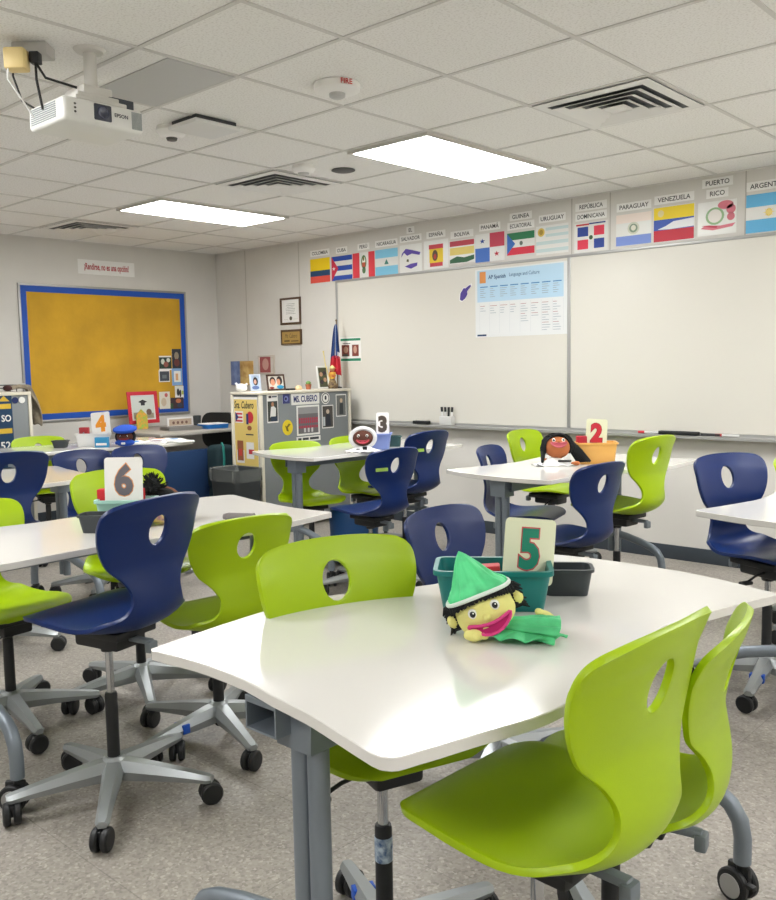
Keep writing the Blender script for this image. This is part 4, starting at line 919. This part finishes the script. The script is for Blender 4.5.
# on the cabinet
ZC = 1.1905
BLKF = M('dark_wood_frame', (66, 40, 30), .4); WHF = M('white_frame', (222, 222, 218), .4)
def pic(y, x, w, h, fm, lab, layers, rz=90, tilt=-8):
    return framed('photo_frame', w, h, .014, (x, y, ZC+.002), rz, lab, 'photo frame', fm, layers, .012, tilt, group='framed photos standing on the cabinet')
pic(3.045, -3.56, .105, .145, M('silver_blue_frame', (190, 200, 214), .3), 'silver-framed portrait of a dark-haired woman on the cabinet', [((170, 190, 214), rect(-.038, .014, .038, .131)), ((50, 40, 40), ell(0.004, .085, .024, .036)), ((206, 160, 140), ell(0, .08, .013, .02)), ((90, 110, 160), ell(0, .03, .034, .016))], 80)
pic(3.225, -3.50, .20, .14, BLKF, 'dark-framed photo of two people, one in turquoise, on the cabinet', [((216, 214, 206), rect(-.086, .014, .086, .126)), ((44, 34, 34), ell(-.035, .083, .034, .036), ell(.042, .086, .032, .038)), ((216, 150, 120), ell(-.035, .072, .025, .03), ell(.03, .074, .02, .027)), ((40, 150, 200), ell(.045, .03, .04, .016)), ((150, 60, 50), ell(-.05, .024, .026, .01))])
pic(3.755, -3.46, .145, .205, WHF, 'white-framed collage photo beside the small flag', [((80, 84, 60), rect(-.05, .014, .05, .19)), ((190, 150, 120), ell(-.02, .13, .02, .02), ell(.022, .08, .02, .02)), ((60, 50, 60), ell(.02, .14, .018, .018), ell(-.02, .06, .02, .02))])
m = MB(); m.lathe([(.001, 0), (.03, 0), (.034, .012), (.026, .03), (.012, .038), (.001, .038)], 18); tag(m.build('figurine', M('cream_clay', (226, 196, 150), .6), loc=(-3.52, 3.50, ZC)), 'small round cream figurine on the cabinet', 'ornament')
t = empty('potted_succulent', (-3.5, 3.60, ZC), 0, 'tiny plant in a terracotta pot on the cabinet', 'plant')
m = MB(); m.lathe([(.001, 0), (.02, 0), (.028, .042), (.03, .046), (.024, .046), (.001, .044)], 18); m.build('pot', M('terracotta', (176, 104, 72), .7), t)
m = MB(); m.ball((0, 0, .058), (.024, .024, .018), 12, 8); m.build('leaves', M('cactus_green', (110, 150, 80), .8), t)
m = MB(); m.box(-.03, .03, -.04, .04, 0, .016, .003); tag(m.build('small_box', BLACK, loc=(-3.5, 3.38, ZC)), 'small black object right of the dark-framed photo', 'ornament')
m = MB(); m.lathe([(.001, 0), (.02, 0), (.022, .05), (.012, .07), (.001, .07)], 14); tag(m.build('figurine', M('yellow_clay', (216, 180, 70), .6), loc=(-3.62, 3.40, ZC)), 'little yellow figurine behind the dark-framed photo', 'ornament')
m = MB(); m.ball((0, 0, .035), (.05, .03, .035), 14, 8); m.tube([(-.03, 0, .05), (-.05, 0, .075)], .01, 8); m.tube([(.03, 0, .05), (.05, 0, .07)], .01, 8)
tag(m.build('figurine', WHITE, loc=(-3.62, 2.94, ZC), rot=(0, 0, R(40))), 'small white figurine at the left corner of the cabinet top', 'ornament')
# flags in a stand
t = empty('flag_stand', (-3.46, 3.93, ZC), 42, 'small draped red, white and blue flag on a pole atop the cabinet', 'flag')
m = MB(); m.lathe([(.001, 0), (.04, 0), (.04, .012), (.01, .018), (.001, .018)], 20); m.build('base', BLACK, t)
m = MB(); m.cyl((0, 0, .01), (0, 0, .615), .005, n=8); m.ball((0, 0, .62), .010, 10, 8); m.build('pole', M('dark_pole', (110, 84, 50), .4), t)
def fl(u, v):
    z = .59-.46*v; w_ = .014+.056*v**.7; a = u*1.0
    return Vector((-.004+(u-.62)*w_*1.6, .014*math.sin(u*16)*min(1, v*3)-.006, z-.03*abs(u-.5)))
FB, FR_, FW = M('flag_blue', (28, 62, 120), .8), M('flag_red', (196, 40, 56), .8), M('flag_white', (220, 222, 226), .8)
o = cloth(fl, 30, 24, FB, 'flag_cloth', t, .002); o.data.materials.append(FR_); o.data.materials.append(FW)
for p_ in o.data.polygons:
    i, j = p_.index // 24, p_.index % 24
    p_.material_index = 1 if j > 14+(i % 5 == 0) else (2 if 12 <= i <= 16 or (j > 12 and i > 20) else 0)
t = empty('souvenir_doll', (-3.44, 3.845, ZC), 42, 'small colourful souvenir doll holding a stick, beside the flag', 'ornament')
m = MB(); m.lathe([(.001, 0), (.045, 0), (.05, .02), (.03, .07), (.02, .09), (.001, .09)], 16); m.build('skirt', M('olive_cloth', (140, 120, 80), .8, c2=(80, 60, 50), vscale=40), t)
m = MB(); m.lathe([(.001, .088), (.022, .088), (.034, .12), (.028, .15), (.001, .155)], 16); m.build('torso', M('gold_cloth', (226, 190, 60), .7, c2=(170, 50, 50), vscale=30), t)
m = MB(); m.ball((0, 0, .175), .022, 14, 10); m.build('head', M('skin_wood', (190, 140, 100), .7), t)
m = MB(); m.lathe([(.001, .215), (.018, .20), (.026, .188), (.04, .184), (.001, .182)], 16); m.build('hat', M('straw', (222, 206, 140), .8), t)
m = MB(); m.tube([(-.02, -.01, .06), (-.06, -.02, .22), (-.075, -.02, .33)], .005, 8); m.ball((-.076, -.02, .335), .009, 8, 6); m.build('stick', M('straw', (0, 0, 0)), t)
# ------------------------------------------------------------------ left cabinet with banner and cap
t = empty('storage_cabinet', (-4.93, 1.22, 0), 0, 'grey-backed storage cabinet at the left photo edge', 'cabinet')
m = MB(); m.box(-.2, .22, -.38, .38, .05, 1.205, .002); m.build('body', CG, t)
m = MB(); m.box(-.21, .232, -.392, .392, 1.205, 1.232, .004); m.build('top_panel', CT, t)
for q in ((.366, .392), (-.392, -.366)): m = MB(); m.box(.205, .232, *q, 0, 1.205, .003); m.build('edge_trim', CT, t)
m = MB(); m.use(M('pennant_navy', (16, 56, 90), .7)).box(-.13, .13, -.004, 0, 0, .60)
for z in (.48, .28, .08): m.use(M('pennant_gold', (206, 172, 50), .7)).box(-.12, .12, -.0055, -.004, z, z+.04)
m.use(PAPER).text('THE SO', .075, .01, .40, -.0045, bold=.02, xs=.85).text('52', .085, .06, .18, -.0045, bold=.02).use(M('pennant_gold', (0, 0, 0))).poly([(.02, .54), (.11, .54), (.065, .585)], -.0045)
tag(m.build('wall_chart', None, loc=(-4.709, 1.32, .62), rot=(0, 0, R(90))), 'navy and gold lettered chart hanging on the left grey cabinet', 'chart')
for y, c_, lab in ((1.478, (24, 40, 90), 'dark blue round button on the left grey cabinet'), (1.535, (230, 230, 226), 'white round button on the left grey cabinet')):
    m = MB(); m.prism(ell(0, 0, .026, .026, 20), -.006, 0, 'y'); tag(m.build('button_magnet', col(c_), loc=(-4.7095, y, 1.165), rot=(0, 0, R(90))), lab, 'magnet')
m = MB()
for x, z in ((-.09, 0), (.09, 0)): m.cyl((x, 0, 0), (x, 0, .055), .004, n=8); m.cyl((x, .12, 0), (x, .12, .055), .004, n=8)
for z in (.03, .055): m.tube([(-.09, 0, z), (.09, 0, z), (.09, .12, z), (-.09, .12, z), (-.09, 0, z)], .004, 8)
tag(m.build('wire_rack', M('dark_wire', (70, 66, 64), .5), loc=(-4.80, 1.45, 1.2325), rot=(0, 0, R(90))), 'small dark wire rack on top of the left grey cabinet', 'rack')
TW = M('taupe_cloth', (156, 144, 124), .9, bump=.5, bscale=60, var=.3, vscale=12)
t = empty('jacket', (-4.80, 1.565, 1.233), 90, 'taupe cloth jacket draped over the corner of the left cabinet', 'jacket')
def jk(u, v):
    L = v*.46; a = (u-.5)
    if L < .14: p_ = Vector((-.09+L*1.15, 0, .018+.03*math.sin(v*9)*.5))
    else:
        q = L-.14; p_ = Vector((.071+.05*math.sin(min(1, q/.16)*1.57), 0, .03-q*1.02-.0))
    w_ = .05+.07*math.sin(min(1, v*1.4)*math.pi*.6)
    return p_+Vector((a*.04*math.sin(6*v)+.018*math.sin(a*9+v*6), a*w_*1.15, .022*math.cos(a*2.6)+.006*math.sin(a*22+v*8)))
cloth(jk, 26, 40, TW, 'cloth', t, .012)
m = MB(); m.ball((-.10, 0, .03), (.035, .045, .026), 12, 8); m.build('sleeve_end', M('dark_maroon', (66, 36, 36), .9), t)
m = MB(); m.box(.01, .045, -.02, .03, .058, .064, .002); m.build('care_label', WHITE, t)
# ------------------------------------------------------------------ teacher's desk
DTM = M('grey_laminate', (168, 164, 156), .4)
t = empty('teacher_desk', (-4.70, 3.10, 0), 0, "grey-topped desk in the corner with blue front panel", 'desk')
m = MB(); m.box(-.60, .42, -.55, .75, .80, .828, .004); m.build('desktop', DTM, t)
m = MB(); m.box(.36, .385, -.50, .7, .18, .66, .003); m.build('front_panel', M('blue_fabric_panel', (12, 50, 92), .8, bump=.3, bscale=300), t)
for x in (-.56, .33):
    for y in (-.5, .7): m = MB(); m.box(x-.025, x+.025, y-.025, y+.025, 0, .80, .003); m.build('leg', STEEL, t)
t = framed('small_whiteboard', .33, .31, .035, (-5.10, 2.915, .875), 90, 'red-framed board with graduate cap drawing on the desk', 'board', M('red_frame', (196, 40, 56), .5), [((200, 206, 200), rect(-.125, .04, .125, .27)), ((40, 40, 44), [(-.05, .21), (0, .232), (.05, .21), (0, .19)], rect(-.022, .175, .022, .2)), ((150, 140, 120), rect(-.11, .05, .0, .11), rect(.03, .05, .11, .1)), ((110, 90, 80), ell(.06, .11, .03, .03))], .012, -6)
m = MB(); m.use(M('green_print', (130, 180, 70), .7, c2=(220, 150, 60), vscale=40)).prism([(-.06, 0), (.06, 0), (.06, .13), (0, .19), (-.06, .13)], -.01, 0, 'y')
tag(m.build('gift_card', None, loc=(-5.02, 2.84, .829), rot=(R(-5), 0, R(90))), 'green floral card leaning on the red-framed board', 'card')
m = MB(); m.lathe([(.001, 0), (.034, 0), (.04, .10), (.036, .10), (.030, .004), (.001, .004)], 20); tag(m.build('pencil_cup', DK, loc=(-4.95, 3.42, .8285)), 'small black cup at the right end of the desk', 'cup')
art('desk_sign', [((190, 170, 150), rect(-.13, .012, .13, .075)), ((120, 90, 80), ell(-.08, .04, .015, .015), ell(-.03, .04, .015, .015), ell(.02, .04, .015, .015), ell(.07, .04, .015, .015))], (-5.0, 3.25, .829), 90, 'low pale sign with small pictures standing on the desk', 'sign', board=(-.15, 0, .15, .09), base=PAPER, th=.01)
m = MB()
for k in range(4): m.box(-.16+.01*(k % 2), .16+.008*(k % 3), -.11, .11, k*.008, k*.008+.007, .001)
tag(m.build('paper_stack', M('grey_folder', (128, 126, 122), .6), loc=(-4.6, 2.98, .8285), rot=(0, 0, R(80))), 'stack of grey folders on the desk', 'folders')
t = empty('letter_tray', (-4.5, 3.28, .8285), 84, 'blue plastic tray with white papers on the desk', 'tray')
bin_mesh(.24, .2, .04, .006, M('blue_tray', (20, 110, 190), .4), 'x', .004, .95).build('tray', None, t)
m = MB(); m.box(-.11, .11, -.09, .09, .025, .048, .002); m.build('papers', PAPER, t)
# black chair at desk
t = empty('office_chair', (-4.98, 3.58, 0), 200, 'black office chair beside the corner desk', 'chair')
m = MB(); m.prism(rrect(.40, .36, .10, 6, 0, .80), -.22, -.17, 'y', ); m.build('backrest', BLACK, t, (0, 0, -.04))
m = MB(); m.box(-.23, .23, -.18, .25, .44, .50, .03); m.build('seat', BLACK, t)
part('column', COLM, t); part('star_base', STAR, t)
m = MB(); m.box(-.015, .015, -.22, -.17, .44, .7, .004); m.build('back_support', BLACK, t)
for k in range(5):
    a = R(72*k); part('caster', CAST, t, (.315*math.cos(a), .315*math.sin(a), 0), a)
t = empty('backpack', (-4.16, 3.10, 0), 0, 'dark teal bag hanging low between desk and cabinet', 'bag')
m = MB(); m.box(-.10, .10, -.10, .10, .30, .70, .05, seg=4); m.build('body', M('dark_teal_cloth', (16, 44, 50), .8), t)
m = MB(); m.tube([(.105, -.05, .45), (.12, -.05, .58), (.10, -.04, .69), (.06, -.03, .72)], .010, 8); m.build('strap', M('teal_strap', (30, 130, 120), .7), t)
m = MB(); m.box(-.09, .09, -.09, .09, 0, .32, .03); m.build('base_pocket', M('dark_teal_cloth', (0, 0, 0)), t)
# trash can
t = empty('trash_can', (-3.44, 2.71, 0), 0, 'dark waste bin with clear liner beside the yellow poster', 'trash can')
m = MB(); q = lambda w_, d_, z: [(x, y, z) for x, y in rrect(w_, d_, .04)]
m.rings([q(.29, .22, 0), q(.30, .23, .01), q(.37, .28, .56), q(.38, .29, .57), q(.36, .27, .57), q(.29, .22, .02)]); m.build('body', M('dark_bin', (44, 50, 54), .5), t)
m = MB(); rg = []
for z, k_, amp in ((.47, 1.03, .004), (.53, 1.05, .008), (.575, 1.04, .006), (.57, .96, .006), (.50, .9, .014), (.42, .86, .012)):
    rg.append([(x*k_+amp*math.sin(i*2.7+z*30), y*k_+amp*math.cos(i*3.1+z*20), z+amp*.6*math.sin(i*1.9)) for i, (x, y) in enumerate(rrect(.37, .28, .05, 8))])
m.rings(rg, True, False, False); m.build('liner', M('clear_liner', (150, 154, 152), .2, alpha=.3), t)
# pouf/stool under table 3
t = empty('stool', (-2.0, 2.63, 0), 0, 'round blue upholstered stool under table 3', 'stool')
m = MB(); m.lathe([(.001, .02), (.16, .02), (.18, .05), (.172, .22), (.18, .35), (.16, .39), (.001, .40)], 28); m.build('cushion', M('blue_vinyl', (20, 74, 130), .5), t)
m = MB(); m.lathe([(.001, 0), (.13, 0), (.13, .02), (.001, .02)], 24); m.build('base', BLACK, t)
# ------------------------------------------------------------------ small wall outlet
# ------------------------------------------------------------------ camera + world
cam = bpy.data.cameras.new('camera'); co = bpy.data.objects.new('camera', cam); C.objects.link(co)
yaw, pit, rol, fpx = .7402, .0966, -.0183, 882.49
fw = Vector((-math.sin(yaw)*math.cos(pit), math.cos(yaw)*math.cos(pit), -math.sin(pit)))
r0 = Vector((math.cos(yaw), math.sin(yaw), 0)); u0 = r0.cross(fw)
r2 = r0*math.cos(rol)+u0*math.sin(rol); u2 = -r0*math.sin(rol)+u0*math.cos(rol)
co.matrix_world = Matrix(((r2.x, u2.x, -fw.x, 2.378), (r2.y, u2.y, -fw.y, -1.790), (r2.z, u2.z, -fw.z, 1.40), (0, 0, 0, 1)))
cam.sensor_fit = 'HORIZONTAL'; cam.sensor_width = 36; cam.lens = fpx/776*36; cam.clip_start = .02
sc = bpy.context.scene; sc.camera = co
w = bpy.data.worlds.new('world'); sc.world = w; w.use_nodes = True
w.node_tree.nodes['Background'].inputs['Color'].default_value = (.9, .95, 1, 1); w.node_tree.nodes['Background'].inputs['Strength'].default_value = .3
sc.view_settings.view_transform = 'Standard'; sc.view_settings.look = 'None'; sc.view_settings.gamma = 1; sc.view_settings.use_curve_mapping = False
sc.view_settings.exposure = .1
